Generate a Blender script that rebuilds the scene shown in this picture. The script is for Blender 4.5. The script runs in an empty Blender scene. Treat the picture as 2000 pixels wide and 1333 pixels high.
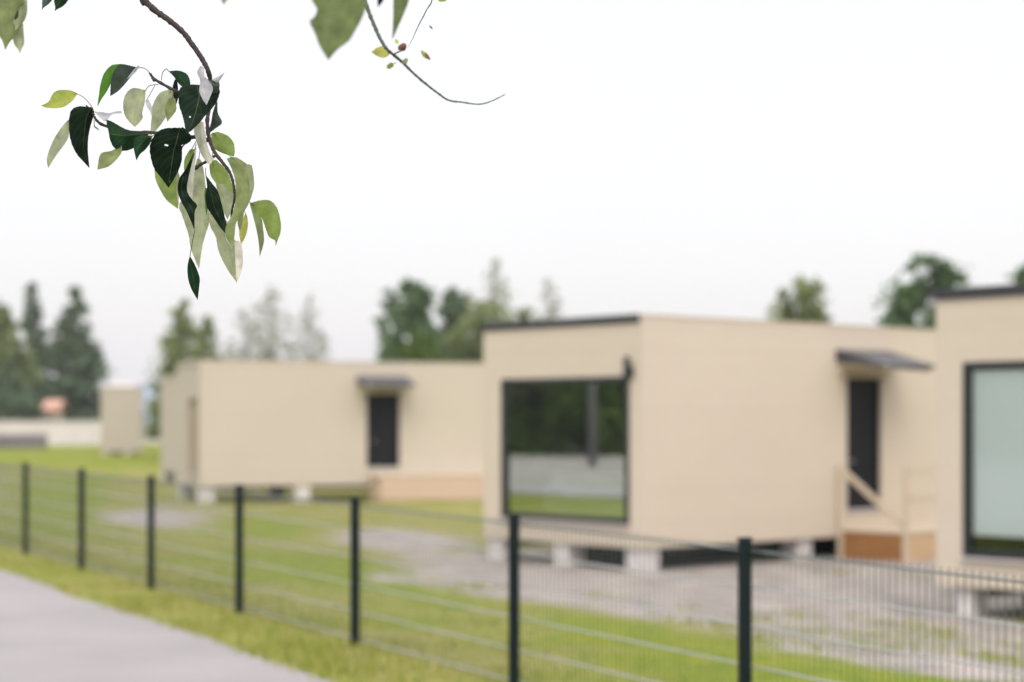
import bpy, math, random
import numpy as np
from mathutils import Vector, noise
R = math.radians
random.seed(7); rng = np.random.default_rng(7)
scene = bpy.context.scene
col = scene.collection

# ------------------------------------------------------------------ camera
CAMZ, F, HOR = 1.65, 3600.0, 823.0          # focal length and horizon in photo pixels (2000 wide)
cd = bpy.data.cameras.new('camera'); cam = bpy.data.objects.new('camera', cd); col.objects.link(cam)
cam.location = (0, 0, CAMZ); cam.rotation_euler = (R(90), 0, 0)
cd.sensor_width = 36; cd.lens = F / 2000 * 36
cd.shift_y = (HOR - 666.5) / 2000
cd.clip_start = .05; cd.clip_end = 3000
cd.dof.use_dof = True; cd.dof.focus_distance = 4.6; cd.dof.aperture_fstop = 2.0; cd.dof.aperture_blades = 0
scene.camera = cam

# ------------------------------------------------------------------ light
SUN_EL, SUN_AZ = R(50), R(176)              # behind the camera, thick overcast
w = bpy.data.worlds.new('World'); scene.world = w; w.use_nodes = True
nt = w.node_tree; nt.nodes.clear()
def N(t, typ, **k):
    n = t.nodes.new(typ)
    for a, v in k.items(): setattr(n, a, v)
    return n
out = N(nt, 'ShaderNodeOutputWorld'); bg1 = N(nt, 'ShaderNodeBackground'); bg2 = N(nt, 'ShaderNodeBackground'); add = N(nt, 'ShaderNodeAddShader')
sky = N(nt, 'ShaderNodeTexSky', sky_type='NISHITA', sun_disc=False, sun_elevation=SUN_EL, sun_rotation=SUN_AZ)
sky.dust_density = 6; sky.air_density = 1.0
bg1.inputs[1].default_value = .05
nt.links.new(sky.outputs[0], bg1.inputs[0])
# an even layer of cloud: brighter overhead, slightly bluish and dimmer near the horizon
tc = N(nt, 'ShaderNodeTexCoord'); sx = N(nt, 'ShaderNodeSeparateXYZ'); nt.links.new(tc.outputs['Generated'], sx.inputs[0])
cr = N(nt, 'ShaderNodeValToRGB'); e = cr.color_ramp
e.elements[0].position = .0; e.elements[0].color = (.45, .447, .468, 1)
e.elements[1].position = .05; e.elements[1].color = (.475, .462, .468, 1)
for p_, v_ in ((.12, .478), (.24, .475), (.45, .74), (1.0, 1.13)):
    x_ = e.elements.new(p_); x_.color = (v_, v_ * .955, v_ * .945, 1)
nz = N(nt, 'ShaderNodeTexNoise'); nz.inputs['Scale'].default_value = 4; nz.inputs['Detail'].default_value = 5
mr = N(nt, 'ShaderNodeMapRange'); mr.inputs[3].default_value = .97; mr.inputs[4].default_value = 1.03
nt.links.new(tc.outputs['Generated'], nz.inputs[0]); nt.links.new(nz.outputs[0], mr.inputs[0])
nt.links.new(sx.outputs[2], cr.inputs[0]); nt.links.new(cr.outputs[0], bg2.inputs[0]); nt.links.new(mr.outputs[0], bg2.inputs[1])
nt.links.new(bg1.outputs[0], add.inputs[0]); nt.links.new(bg2.outputs[0], add.inputs[1]); nt.links.new(add.outputs[0], out.inputs[0])
sl = bpy.data.lights.new('sun', 'SUN'); so = bpy.data.objects.new('sun', sl); col.objects.link(so)
sl.energy = .5; sl.angle = R(40); sl.color = (1, .96, .9)
so.rotation_euler = (R(90) - SUN_EL, 0, math.pi - SUN_AZ); so.location = (-10, -10, 30)
scene.view_settings.view_transform = 'Standard'; scene.view_settings.look = 'None'
scene.view_settings.gamma = 1; scene.view_settings.exposure = .82
scene.cycles.use_denoising = True
scene.cycles.max_bounces = 8; scene.cycles.transparent_max_bounces = 12

# ------------------------------------------------------------------ helpers
def tag(o, label=None, cat=None, group=None, kind=None):
    if label: o['label'] = label
    if cat: o['category'] = cat
    if group: o['group'] = group
    if kind: o['kind'] = kind
    return o
def empty(name, loc=(0, 0, 0), rz=0):
    o = bpy.data.objects.new(name, None); col.objects.link(o); o.location = loc; o.rotation_euler = (0, 0, rz)
    o.empty_display_size = .2
    return o
class MB:
    """collects shapes, then builds ONE mesh object"""
    def __init__(s): s.v = []; s.f = []
    def add(s, v, f):
        b = len(s.v); s.v += [tuple(p) for p in v]; s.f += [tuple(i + b for i in q) for q in f]; return s
    def box(s, x0, x1, y0, y1, z0, z1):
        v = [(x, y, z) for x in (x0, x1) for y in (y0, y1) for z in (z0, z1)]
        return s.add(v, [(0,1,3,2),(4,6,7,5),(0,4,5,1),(2,3,7,6),(0,2,6,4),(1,5,7,3)])
    def bar(s, a, b, wd, ht):
        """a board between two points, width wd (sideways) and height ht"""
        a = Vector(a); b = Vector(b); d = (b - a).normalized()
        u = d.cross(Vector((0, 0, 1)))
        if u.length < 1e-4: u = Vector((1, 0, 0))
        u.normalize(); n = u.cross(d); u *= wd / 2; n *= ht / 2
        v = [p + i * u + j * n for p in (a, b) for i, j in ((-1,-1),(1,-1),(1,1),(-1,1))]
        return s.add(v, [(3,2,1,0),(4,5,6,7),(0,1,5,4),(1,2,6,5),(2,3,7,6),(3,0,4,7)])
    def tube(s, pts, rad, n=8, bump=0.0, fr=1.0):
        pts = [Vector(p) for p in pts]; m = len(pts)
        if not hasattr(rad, '__len__'): rad = [rad] * m
        v = []; up = Vector((.13, .9, .2)).normalized()
        for i, p in enumerate(pts):
            d = (pts[min(i + 1, m - 1)] - pts[max(i - 1, 0)])
            if d.length < 1e-9: d = Vector((0, 0, 1))
            d.normalize(); a = d.cross(up)
            if a.length < 1e-3: a = d.cross(Vector((1, 0, 0)))
            a.normalize(); c = d.cross(a)
            for k in range(n):
                t = 2 * math.pi * k / n
                r = rad[i] * (1 + (bump * noise.noise(Vector((p.x * fr + k * 1.7, p.y * fr, p.z * fr))) if bump else 0))
                v.append(p + (a * math.cos(t) + c * math.sin(t)) * r)
        f = [(i * n + k, i * n + (k + 1) % n, (i + 1) * n + (k + 1) % n, (i + 1) * n + k) for i in range(m - 1) for k in range(n)]
        f += [tuple(range(n - 1, -1, -1)), tuple(range((m - 1) * n, m * n))]
        return s.add(v, f)
    def prism(s, poly, fn, a, b):
        """2-D polygon swept from a to b; fn(u, v, w) -> point"""
        n = len(poly); v = [fn(u, q, a) for u, q in poly] + [fn(u, q, b) for u, q in poly]
        f = [tuple(range(n - 1, -1, -1)), tuple(range(n, 2 * n))] + [(i, (i + 1) % n, n + (i + 1) % n, n + i) for i in range(n)]
        return s.add(v, f)
    def build(s, name, mat, parent=None, smooth=False, bevel=0):
        me = bpy.data.meshes.new(name); me.from_pydata(s.v, [], s.f); me.update()
        if smooth: me.polygons.foreach_set('use_smooth', [True] * len(me.polygons))
        me.materials.append(mat)
        o = bpy.data.objects.new(name, me); col.objects.link(o)
        if parent: o.parent = parent
        if bevel:
            b = o.modifiers.new('bevel', 'BEVEL'); b.width = bevel; b.segments = 2; b.limit_method = 'ANGLE'
        return o
def sm(a, b, x):
    t = min(1, max(0, (x - a) / (b - a))); return t * t * (3 - 2 * t)

def fp(x, y): return (x - (6.29 - .55 * y)) / math.sqrt(1 + .55 ** 2)       # signed distance beyond the fence line
def ground(x, y):
    s = sm(.4, 8, fp(x, y))
    tilt = .0077 * (min(max(y, 5), 30) - 14)
    lump = .035 * noise.noise(Vector((x * .35, y * .35, 0))) * sm(.2, 2, fp(x, y))
    return tilt * (1 - s) + (-.48 + .45 * sm(62, 95, y)) * s + lump
def ray(px, py, Y):       # a point at depth Y in the direction of a photo pixel (for surveying positions)
    return Vector(((px - 1000) / F * Y, Y, CAMZ - (py - HOR) / F * Y))
def on_ground(px, py):
    Y = 5.0
    while Y < 400:
        p = ray(px, py, Y)
        if p.z <= ground(p.x, p.y): break
        Y += .02 if Y < 40 else .1
    return p.x, p.y

# ------------------------------------------------------------------ materials
def mat(name, base=(.5, .5, .5), rough=.8, metal=0, spec=.5):
    m = bpy.data.materials.new(name); m.use_nodes = True; t = m.node_tree
    b = t.nodes['Principled BSDF']; b.inputs['Base Color'].default_value = (*base, 1)
    b.inputs['Roughness'].default_value = rough; b.inputs['Metallic'].default_value = metal
    b.inputs['Specular IOR Level'].default_value = spec
    return m, t, b
def noisy(name, c1, c2, scale, rough=.8, bump=0, detail=6, stretch=None, metal=0, spec=.5, dist=.01):
    m, t, b = mat(name, c1, rough, metal, spec)
    tc = N(t, 'ShaderNodeTexCoord'); mp = N(t, 'ShaderNodeMapping'); nz = N(t, 'ShaderNodeTexNoise'); cr = N(t, 'ShaderNodeValToRGB')
    if stretch: mp.inputs['Scale'].default_value = stretch
    nz.inputs['Scale'].default_value = scale; nz.inputs['Detail'].default_value = detail
    cr.color_ramp.elements[0].position = .3; cr.color_ramp.elements[0].color = (*c1, 1)
    cr.color_ramp.elements[1].position = .7; cr.color_ramp.elements[1].color = (*c2, 1)
    t.links.new(tc.outputs['Object'], mp.inputs[0]); t.links.new(mp.outputs[0], nz.inputs[0]); t.links.new(nz.outputs[0], cr.inputs[0])
    t.links.new(cr.outputs[0], b.inputs['Base Color'])
    if bump:
        bp = N(t, 'ShaderNodeBump'); bp.inputs['Strength'].default_value = bump; bp.inputs['Distance'].default_value = dist
        t.links.new(nz.outputs[0], bp.inputs['Height']); t.links.new(bp.outputs[0], b.inputs['Normal'])
    return m

def cladding(name, c1, c2, board=.145):
    """pale untreated timber boards laid horizontally"""
    m, t, b = mat(name, c1, .85, spec=.25)
    tc = N(t, 'ShaderNodeTexCoord'); sp = N(t, 'ShaderNodeSeparateXYZ'); t.links.new(tc.outputs['Object'], sp.inputs[0])
    mul = N(t, 'ShaderNodeMath', operation='DIVIDE'); mul.inputs[1].default_value = board; t.links.new(sp.outputs[2], mul.inputs[0])
    fr = N(t, 'ShaderNodeMath', operation='FRACT'); t.links.new(mul.outputs[0], fr.inputs[0])
    fl = N(t, 'ShaderNodeMath', operation='FLOOR'); t.links.new(mul.outputs[0], fl.inputs[0])
    wn = N(t, 'ShaderNodeTexWhiteNoise', noise_dimensions='1D'); t.links.new(fl.outputs[0], wn.inputs['W'])
    mp = N(t, 'ShaderNodeMapping'); mp.inputs['Scale'].default_value = (1.2, 1.2, 22); t.links.new(tc.outputs['Object'], mp.inputs[0])
    nz = N(t, 'ShaderNodeTexNoise'); nz.inputs['Scale'].default_value = 2; nz.inputs['Detail'].default_value = 6; t.links.new(mp.outputs[0], nz.inputs[0])
    big = N(t, 'ShaderNodeTexNoise'); big.inputs['Scale'].default_value = .5; t.links.new(tc.outputs['Object'], big.inputs[0])
    a1 = N(t, 'ShaderNodeMath', operation='MULTIPLY_ADD'); a1.inputs[1].default_value = .15; t.links.new(wn.outputs[0], a1.inputs[0]); t.links.new(nz.outputs[0], a1.inputs[2])
    a2 = N(t, 'ShaderNodeMath', operation='MULTIPLY_ADD'); a2.inputs[1].default_value = .6; t.links.new(big.outputs[0], a2.inputs[0]); t.links.new(a1.outputs[0], a2.inputs[2])
    mr = N(t, 'ShaderNodeMapRange'); mr.inputs[1].default_value = .6; mr.inputs[2].default_value = 1.3; t.links.new(a2.outputs[0], mr.inputs[0])
    mx = N(t, 'ShaderNodeMix', data_type='RGBA'); t.links.new(mr.outputs[0], mx.inputs[0]); mx.inputs[6].default_value = (*c1, 1); mx.inputs[7].default_value = (*c2, 1)
    t.links.new(mx.outputs[2], b.inputs['Base Color'])
    gt = N(t, 'ShaderNodeMapRange'); gt.inputs[1].default_value = 0; gt.inputs[2].default_value = .08; t.links.new(fr.outputs[0], gt.inputs[0])
    bp = N(t, 'ShaderNodeBump'); bp.inputs['Strength'].default_value = .35; bp.inputs['Distance'].default_value = .005
    t.links.new(gt.outputs[0], bp.inputs['Height']); t.links.new(bp.outputs[0], b.inputs['Normal'])
    return m

M = {}
M['clad'] = cladding('timber_cladding', (.515, .455, .375), (.565, .505, .42))
M['clad_far'] = cladding('timber_cladding_weathered', (.455, .41, .35), (.50, .455, .39))
M['clad_dull'] = cladding('timber_cladding_greyed', (.39, .35, .30), (.45, .41, .36))
M['roof'] = noisy('bitumen_roof', (.018, .02, .027), (.032, .035, .045), 30, .7, .3)
M['canopy'] = noisy('canopy_sheet', (.025, .027, .038), (.05, .052, .068), 12, .45)
M['wood'] = noisy('fresh_timber', (.48, .41, .31), (.55, .475, .365), 6, .75, .2, stretch=(2, 2, 12))
M['wood_dark'] = noisy('stained_skirting', (.23, .105, .032), (.32, .155, .05), 5, .7, .2, stretch=(1, 1, 8))
M['wood_orange'] = noisy('warm_skirting', (.46, .335, .25), (.53, .41, .32), 5, .7, .2, stretch=(1, 1, 8))
M['wood_pale'] = noisy('pale_skirting', (.48, .33, .19), (.56, .40, .25), 5, .7, .2, stretch=(1, 1, 8))
M['frame'] = noisy('dark_window_frame', (.006, .011, .013), (.012, .018, .02), 20, .45)
M['door'] = noisy('black_door', (.008, .009, .012), (.013, .014, .017), 10, .5, spec=.12)
M['shade_black'] = noisy('under_house_shade', (.004, .004, .004), (.007, .007, .008), 6, .9, spec=.05)  # near-black colour standing in for the shade under the houses
M['sill'] = noisy('grey_sill', (.42, .40, .42), (.50, .47, .48), 20, .5)
M['lamp_grey'] = noisy('galvanised_grey', (.12, .12, .12), (.17, .17, .17), 10, .6)
M['conc'] = noisy('pale_concrete', (.50, .48, .48), (.64, .62, .62), 8, .9, .5)
M['inside'] = noisy('interior_board', (.22, .20, .17), (.28, .25, .22), 3, .8)
M['blind'] = noisy('roller_blind', (.90, .95, .95), (.92, .96, .96), 40, .8, .1)
M['blind_tan'] = noisy('tan_curtain', (.45, .38, .29), (.52, .44, .34), 5, .9, .3, stretch=(1, 8, .3))
M['sofa'] = noisy('pale_blue_grey_fabric', (.68, .74, .80), (.78, .84, .90), 30, .95, .3)
M['metal_post'] = noisy('dark_green_powder_coat', (.005, .012, .0135), (.008, .016, .017), 40, .6, spec=.15)
M['wire'] = noisy('dark_green_wire', (.09, .115, .11), (.13, .16, .15), 60, .25, spec=1, metal=.3)
M['wire_sheen'] = noisy('wire_sky_sheen', (.30, .32, .31), (.38, .40, .39), 60, .35, spec=.8, metal=.2)  # sky sheen on the horizontal wires, put into a paler base colour
M['steel'] = mat('door_handle_steel', (.5, .5, .5), .3, 1)[0]
def glass(name, refl, tint):
    m = bpy.data.materials.new(name); m.use_nodes = True; t = m.node_tree; t.nodes.clear()
    o = N(t, 'ShaderNodeOutputMaterial'); mx = N(t, 'ShaderNodeMixShader'); g = N(t, 'ShaderNodeBsdfGlossy'); tr = N(t, 'ShaderNodeBsdfTransparent')
    g.inputs['Roughness'].default_value = .01; g.inputs['Color'].default_value = (.9, 1, .97, 1); tr.inputs[0].default_value = (*tint, 1)
    lw = N(t, 'ShaderNodeLayerWeight'); lw.inputs[0].default_value = .35
    mr = N(t, 'ShaderNodeMapRange'); mr.inputs[3].default_value = refl; mr.inputs[4].default_value = 1
    nz = N(t, 'ShaderNodeTexNoise'); nz.inputs['Scale'].default_value = .8; bp = N(t, 'ShaderNodeBump'); bp.inputs['Strength'].default_value = .05; bp.inputs['Distance'].default_value = .01
    tcx = N(t, 'ShaderNodeTexCoord'); t.links.new(tcx.outputs['Object'], nz.inputs[0]); t.links.new(nz.outputs[0], bp.inputs['Height']); t.links.new(bp.outputs[0], g.inputs['Normal'])
    t.links.new(lw.outputs['Fresnel'], mr.inputs[0]); t.links.new(mr.outputs[0], mx.inputs[0])
    t.links.new(tr.outputs[0], mx.inputs[1]); t.links.new(g.outputs[0], mx.inputs[2]); t.links.new(mx.outputs[0], o.inputs[0])
    return m
M['glass'] = glass('window_glass', .55, (.88, .93, .92))
M['shutter'] = noisy('tan_shutter', (.30, .25, .19), (.36, .30, .23), 5, .8, .2, stretch=(1, 6, 1))
M['glass_thin'] = glass('window_glass_clear', .04, (.97, .985, .985))

# ground: grass, dry grass and bare gravel mixed by a surveyed mask and noise
def ground_mat():
    m, t, b = mat('lawn_and_gravel', (.2, .2, .05), .95, spec=.15)
    at = N(t, 'ShaderNodeAttribute', attribute_name='gravel'); ag = N(t, 'ShaderNodeAttribute', attribute_name='lush')
    tc = N(t, 'ShaderNodeTexCoord')
    def nzn(s, d=6):
        n = N(t, 'ShaderNodeTexNoise'); n.inputs['Scale'].default_value = s; n.inputs['Detail'].default_value = d
        t.links.new(tc.outputs['Object'], n.inputs[0]); return n
    n1 = nzn(.9); n2 = nzn(5); n3 = nzn(26, 3); n4 = nzn(90, 2)
    def ramp(src, stops):
        c = N(t, 'ShaderNodeValToRGB'); c.color_ramp.elements[0].position = stops[0][0]; c.color_ramp.elements[0].color = (*stops[0][1], 1)
        c.color_ramp.elements[1].position = stops[-1][0]; c.color_ramp.elements[1].color = (*stops[-1][1], 1)
        for p, q in stops[1:-1]: x = c.color_ramp.elements.new(p); x.color = (*q, 1)
        t.links.new(src, c.inputs[0]); return c
    def mixc(f, a, b_):
        x = N(t, 'ShaderNodeMix', data_type='RGBA'); t.links.new(f, x.inputs[0]); t.links.new(a, x.inputs[6]); t.links.new(b_, x.inputs[7]); return x.outputs[2]
    def ma(op, a, b_=None, c=None):
        x = N(t, 'ShaderNodeMath', operation=op)
        for i, q in enumerate((a, b_, c)):
            if q is None: continue
            if isinstance(q, (int, float)): x.inputs[i].default_value = q
            else: t.links.new(q, x.inputs[i])
        return x.outputs[0]
    lush = ramp(n2.outputs[0], [(.3, (.09, .15, .012)), (.5, (.15, .19, .012)), (.72, (.215, .225, .018))])
    dry = ramp(n2.outputs[0], [(.3, (.17, .18, .03)), (.6, (.24, .225, .08)), (.8, (.33, .29, .17))])
    gl = ma('ADD', ag.outputs['Fac'], ma('MULTIPLY', ma('SUBTRACT', n1.outputs[0], .5), 2.4))
    gl2 = ma('ADD', gl, ma('MULTIPLY', ma('SUBTRACT', n3.outputs[0], .5), .5))
    mrg = N(t, 'ShaderNodeMapRange'); mrg.inputs[1].default_value = .3; mrg.inputs[2].default_value = .8; t.links.new(gl2, mrg.inputs[0])
    grass = mixc(mrg.outputs[0], dry.outputs[0], lush.outputs[0])
    grav = ramp(n4.outputs[0], [(.25, (.18, .163, .155)), (.5, (.30, .278, .262)), (.75, (.41, .385, .365))])
    n5 = nzn(1.9, 5)
    grav2 = ramp(n5.outputs[0], [(.36, (.70, .71, .70)), (.5, (.98, .97, .96)), (.64, (1.22, 1.17, 1.14))])
    gm = N(t, 'ShaderNodeMix', data_type='RGBA', blend_type='MULTIPLY'); gm.inputs[0].default_value = 1
    t.links.new(grav.outputs[0], gm.inputs[6]); t.links.new(grav2.outputs[0], gm.inputs[7])
    gv = ma('ADD', at.outputs['Fac'], ma('MULTIPLY', ma('SUBTRACT', n2.outputs[0], .5), .9))
    gv = ma('ADD', gv, ma('MULTIPLY', ma('SUBTRACT', n1.outputs[0], .5), .8))
    gv = ma('ADD', gv, ma('MULTIPLY', ma('SUBTRACT', n3.outputs[0], .5), .4))
    mg = N(t, 'ShaderNodeMapRange'); mg.inputs[1].default_value = .42; mg.inputs[2].default_value = .62; t.links.new(gv, mg.inputs[0])
    t.links.new(mixc(mg.outputs[0], grass, gm.outputs[2]), b.inputs['Base Color'])
    bp = N(t, 'ShaderNodeBump'); bp.inputs['Strength'].default_value = .8; bp.inputs['Distance'].default_value = .03
    t.links.new(n3.outputs[0], bp.inputs['Height']); t.links.new(bp.outputs[0], b.inputs['Normal'])
    return m
M['ground'] = ground_mat()
M['path'] = noisy('pale_asphalt', (.205, .194, .199), (.285, .272, .277), 140, .9, .5, detail=3, dist=.004)

def mottle(m, scale, lo, hi):
    t = m.node_tree; b = t.nodes['Principled BSDF']; src = b.inputs['Base Color'].links[0].from_socket
    tc = N(t, 'ShaderNodeTexCoord'); nz = N(t, 'ShaderNodeTexNoise'); nz.inputs['Scale'].default_value = scale; nz.inputs['Detail'].default_value = 5
    t.links.new(tc.outputs['Object'], nz.inputs[0]); mr = N(t, 'ShaderNodeMapRange'); mr.inputs[1].default_value = .35; mr.inputs[2].default_value = .65
    mr.inputs[3].default_value = lo; mr.inputs[4].default_value = hi; t.links.new(nz.outputs[0], mr.inputs[0])
    mx = N(t, 'ShaderNodeMix', data_type='RGBA', blend_type='MULTIPLY'); mx.inputs[0].default_value = 1
    t.links.new(src, mx.inputs[6]); t.links.new(mr.outputs[0], mx.inputs[7]); t.links.new(mx.outputs[2], b.inputs['Base Color'])
mottle(M['path'], .8, .94, 1.07)
# ------------------------------------------------------------------ ground
gravel_px = [[(760,1070),(870,1082),(1000,1070),(1240,1075),(1640,1060),(1830,1082),(2060,1100),(2060,1350),(1850,1325),(1640,1292),(1500,1262),(1290,1215),(1120,1185),(1000,1172),(880,1160),(790,1125)],
             [(205,1000),(300,990),(420,1002),(400,1024),(290,1034),(215,1022)],
             [(740,1118),(800,1120),(830,1134),(760,1140)],
             [(640,1045),(720,1030),(840,1040),(930,1052),(900,1078),(780,1080),(690,1068)]]
grav_poly = [[on_ground(*p) for p in q] for q in gravel_px]
lush_px = [[(380,1020),(560,1005),(640,1030),(560,1060),(430,1050)], [(0,930),(240,930),(210,990),(230,1060),(0,1050)],
           [(330,1060),(700,1090),(1000,1130),(1000,1190),(700,1160),(420,1140)], [(1040,1190),(1400,1230),(1750,1290),(2100,1340),(2100,1420),(1200,1420),(1040,1300)],
           [(60,1120),(300,1190),(640,1310),(900,1420),(700,1420),(500,1290),(200,1190),(60,1150)], [(710,1110),(1000,1180),(1000,1260),(710,1200)]]
lush_poly = [[on_ground(*p) for p in q] for q in lush_px]
def pdist(poly, x, y):        # signed distance, positive inside
    ins = False; d = 1e9; n = len(poly)
    for i in range(n):
        x0, y0 = poly[i]; x1, y1 = poly[(i + 1) % n]
        if (y0 > y) != (y1 > y) and x < (x1 - x0) * (y - y0) / (y1 - y0) + x0: ins = not ins
        dx, dy = x1 - x0, y1 - y0; t = max(0, min(1, ((x - x0) * dx + (y - y0) * dy) / (dx * dx + dy * dy + 1e-9)))
        d = min(d, math.hypot(x - x0 - t * dx, y - y0 - t * dy))
    return d if ins else -d
def axis(lo, hi, step, far):
    a = list(np.arange(lo, hi + 1e-6, step)); s = step; x = a[-1]; b = []
    while x < far: s *= 1.35; x += s; b.append(x)
    s = step; x = a[0]; c = []
    while x > -far: s *= 1.35; x -= s; c.append(x)
    return c[::-1] + a + b
xs, ys = axis(-16, 16, .4, 1500), axis(4, 62, .4, 1500)
pa_, pb_ = on_ground(0, 1115), on_ground(640, 1333)
pd_ = (Vector(pa_) - Vector(pb_)).normalized(); pn_ = Vector((pd_.y, -pd_.x)); pn_ = pn_ if pn_.x > 0 else -pn_
v = []; gr = []; lu = []
for y in ys:
    for x in xs:
        v.append((x, y, ground(x, y)))
        yard = (Vector((x, y)) - Vector(pb_)).dot(pn_)
        near = -30 < x < 30 and 0 < y < 75
        gr.append(max(0, min(1, .5 + .45 * max(pdist(p, x, y) for p in grav_poly))) if near else 0.0)
        if -500 < yard < -6.5 and -30 < y < 200: gr[-1] = 1.0
        lu.append(max(.25, min(1, .5 + .5 * max(pdist(p, x, y) for p in lush_poly))) if near else .75)
nx = len(xs)
f = [(j * nx + i, j * nx + i + 1, (j + 1) * nx + i + 1, (j + 1) * nx + i) for j in range(len(ys) - 1) for i in range(nx - 1)]
g = MB(); g.v = v; g.f = f; go = g.build('ground', M['ground'], smooth=True); tag(go, kind='structure')
for nm, dat in (('gravel', gr), ('lush', lu)):
    a = go.data.attributes.new(nm, 'FLOAT', 'POINT'); a.data.foreach_set('value', dat)

# path along the fence: near edge to the verge surveyed from two points
pa, pb = on_ground(0, 1115), on_ground(640, 1333)
pd = (Vector((pa[0], pa[1])) - Vector((pb[0], pb[1]))).normalized()      # away from the camera
pn = Vector((pd.y, -pd.x))
if pn.x < 0: pn = -pn                                                    # towards the fence
def edge_pt(s, off): q = Vector((pb[0], pb[1])) + pd * s + pn * off; return q.x, q.y
g = MB(); nrow = 0
for i in range(-80, 400):
    s = i * .25
    wob = .13 * noise.noise(Vector((s * .35, 7.7, 0))) + .07 * noise.noise(Vector((s * .9, 3.1, 0))) + .03 * noise.noise(Vector((s * 3.3, 9.1, 0)))
    for off in (wob, -.6, -1.2, -1.9, -2.6, -3.3, -4.2, -5.2):
        x, y = edge_pt(s, off); g.v.append((x, y, ground(x, y) + .018 - (.012 if off == wob else 0)))
    nrow += 1
for i in range(nrow - 1):
    for k in range(7): g.f.append((i*8+k, (i+1)*8+k, (i+1)*8+k+1, i*8+k+1))
tag(g.build('path', M['path'], smooth=True), kind='structure')

# ------------------------------------------------------------------ grass blades
def grass_mat():
    m, t, b = mat('grass_blades', (.2, .22, .05), .7, spec=.2)
    gi = N(t, 'ShaderNodeNewGeometry'); cr = N(t, 'ShaderNodeValToRGB')
    cr.color_ramp.elements[0].color = (.13, .20, .02, 1); cr.color_ramp.elements[1].color = (.42, .38, .17, 1)
    x = cr.color_ramp.elements.new(.5); x.color = (.26, .29, .045, 1)
    t.links.new(gi.outputs['Random Per Island'], cr.inputs[0]); t.links.new(cr.outputs[0], b.inputs['Base Color'])
    return m
M['grass'] = grass_mat()
def blades(name, pts, label):
    g = MB()
    for x, y, h, wd in pts:
        a = random.random() * math.tau; ln = random.uniform(.1, .6) * h; z = ground(x, y) - .005
        ca, sa = math.cos(a), math.sin(a); b = random.random() * math.tau; cb, sb = math.cos(b) * ln, math.sin(b) * ln
        g.add([(x - ca * wd, y - sa * wd, z), (x + ca * wd, y + sa * wd, z), (x + cb * .4 + ca * wd * .6, y + sb * .4 + sa * wd * .6, z + h * .6), (x + cb, y + sb, z + h), (x + cb * .4 - ca * wd * .6, y + sb * .4 - sa * wd * .6, z + h * .6)], [(0, 1, 2, 3, 4)])
    o = g.build(name, M['grass']); return tag(o, label, 'grass', kind='stuff')
pts = []
for _ in range(34000):
    s = random.uniform(-6, 22); x, y = edge_pt(s, abs(random.gauss(0, 1.0)) - .04 if random.random() < .7 else random.uniform(0, 2.6))
    d = (Vector((x, y)) - Vector((pb[0], pb[1]))).dot(pn)
    c = noise.noise(Vector((x * 1.3, y * 1.3, 4)))
    if c < random.uniform(-.6, .5): continue
    pts.append((x, y, random.uniform(.03, .07) + (.06 if d < .3 else .02) * max(0, c), .004))
for cx, cy, n in ((330, 1135, 160), (380, 1165, 300), (600, 1275, 500), (680, 1305, 500), (480, 1215, 300), (260, 1180, 200), (560, 1250, 200)):
    px, py = on_ground(cx - 20, cy + 12)
    for _ in range(n):
        x, y = px + random.gauss(0, .35), py + random.gauss(0, .3); d = (Vector((x, y)) - Vector((pb[0], pb[1]))).dot(pn)
        if d > random.uniform(-.12, .02): pts.append((x, y, random.uniform(.05, .13), .005))
blades('verge_grass', pts, 'uneven tufts of grass along the edge of the pale path')
pts = []
for _ in range(26000):
    y = random.uniform(8, 30); x = random.uniform(-9, 9)
    if fp(x, y) < .05: continue
    if max(pdist(p, x, y) for p in grav_poly) > -.3 + .5 * noise.noise(Vector((x, y, 0))): continue
    pts.append((x, y, random.uniform(.02, .055), .004))
for cx, cy in ((1800,1225),(1850,1250),(1760,1240),(1700,1242),(1410,1225),(1320,1215),(1880,1140),(1920,1135),(1790,1130),(1650,1120),(1600,1270),(1500,1250),(930,1150),(1960,1265),(1560,1240),(1480,1215),(1650,1255),(1720,1270),(1790,1262),(1840,1238),(1900,1282),(1950,1290),(1610,1235),(1700,1215),(1340,1190),(1180,1165),(1550,1205)):
    px, py = on_ground(cx, cy)
    for _ in range(random.randint(40, 130)): pts.append((px + random.gauss(0, .15), py + random.gauss(0, .3), random.uniform(.02, .09), .006))
blades('lawn_grass', pts, 'short lawn grass and weeds beyond the wire fence')

# ------------------------------------------------------------------ wire fence
fence = tag(empty('wire_fence', (6.29 - .55 * 13.55, 13.55, 0)), 'dark green double wire mesh fence on slim steel posts beside the path', 'fence')
FL = Vector(fence.location)
pp = []
Y0, dY = 13.53, 2.115
for k in range(-6, 5):
    Y = Y0 - dY * k; X = 6.29 - .55 * Y; pp.append(Vector((X, Y, ground(X, Y) - .0)))
fd = Vector((-.55, 1, 0)).normalized(); fn_ = Vector((fd.y, -fd.x, 0))
for p in pp:
    g = MB(); q = p - FL
    def P(u, v_, z): return q + fd * u + fn_ * v_ + Vector((0, 0, z))
    g.prism([(-.02, -.03), (.02, -.03), (.02, .03), (-.02, .03)], lambda u, v_, z: P(u, v_, z), -.3, 1.085)
    po = g.build('post', M['metal_post'], fence, bevel=.003)
    c = MB(); c.prism([(-.024, -.034), (.024, -.034), (.024, .034), (-.024, .034)], lambda u, v_, z: P(u, v_, z), 1.087, 1.100)
    c.build('post_cap', M['metal_post'], po, bevel=.003)
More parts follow.
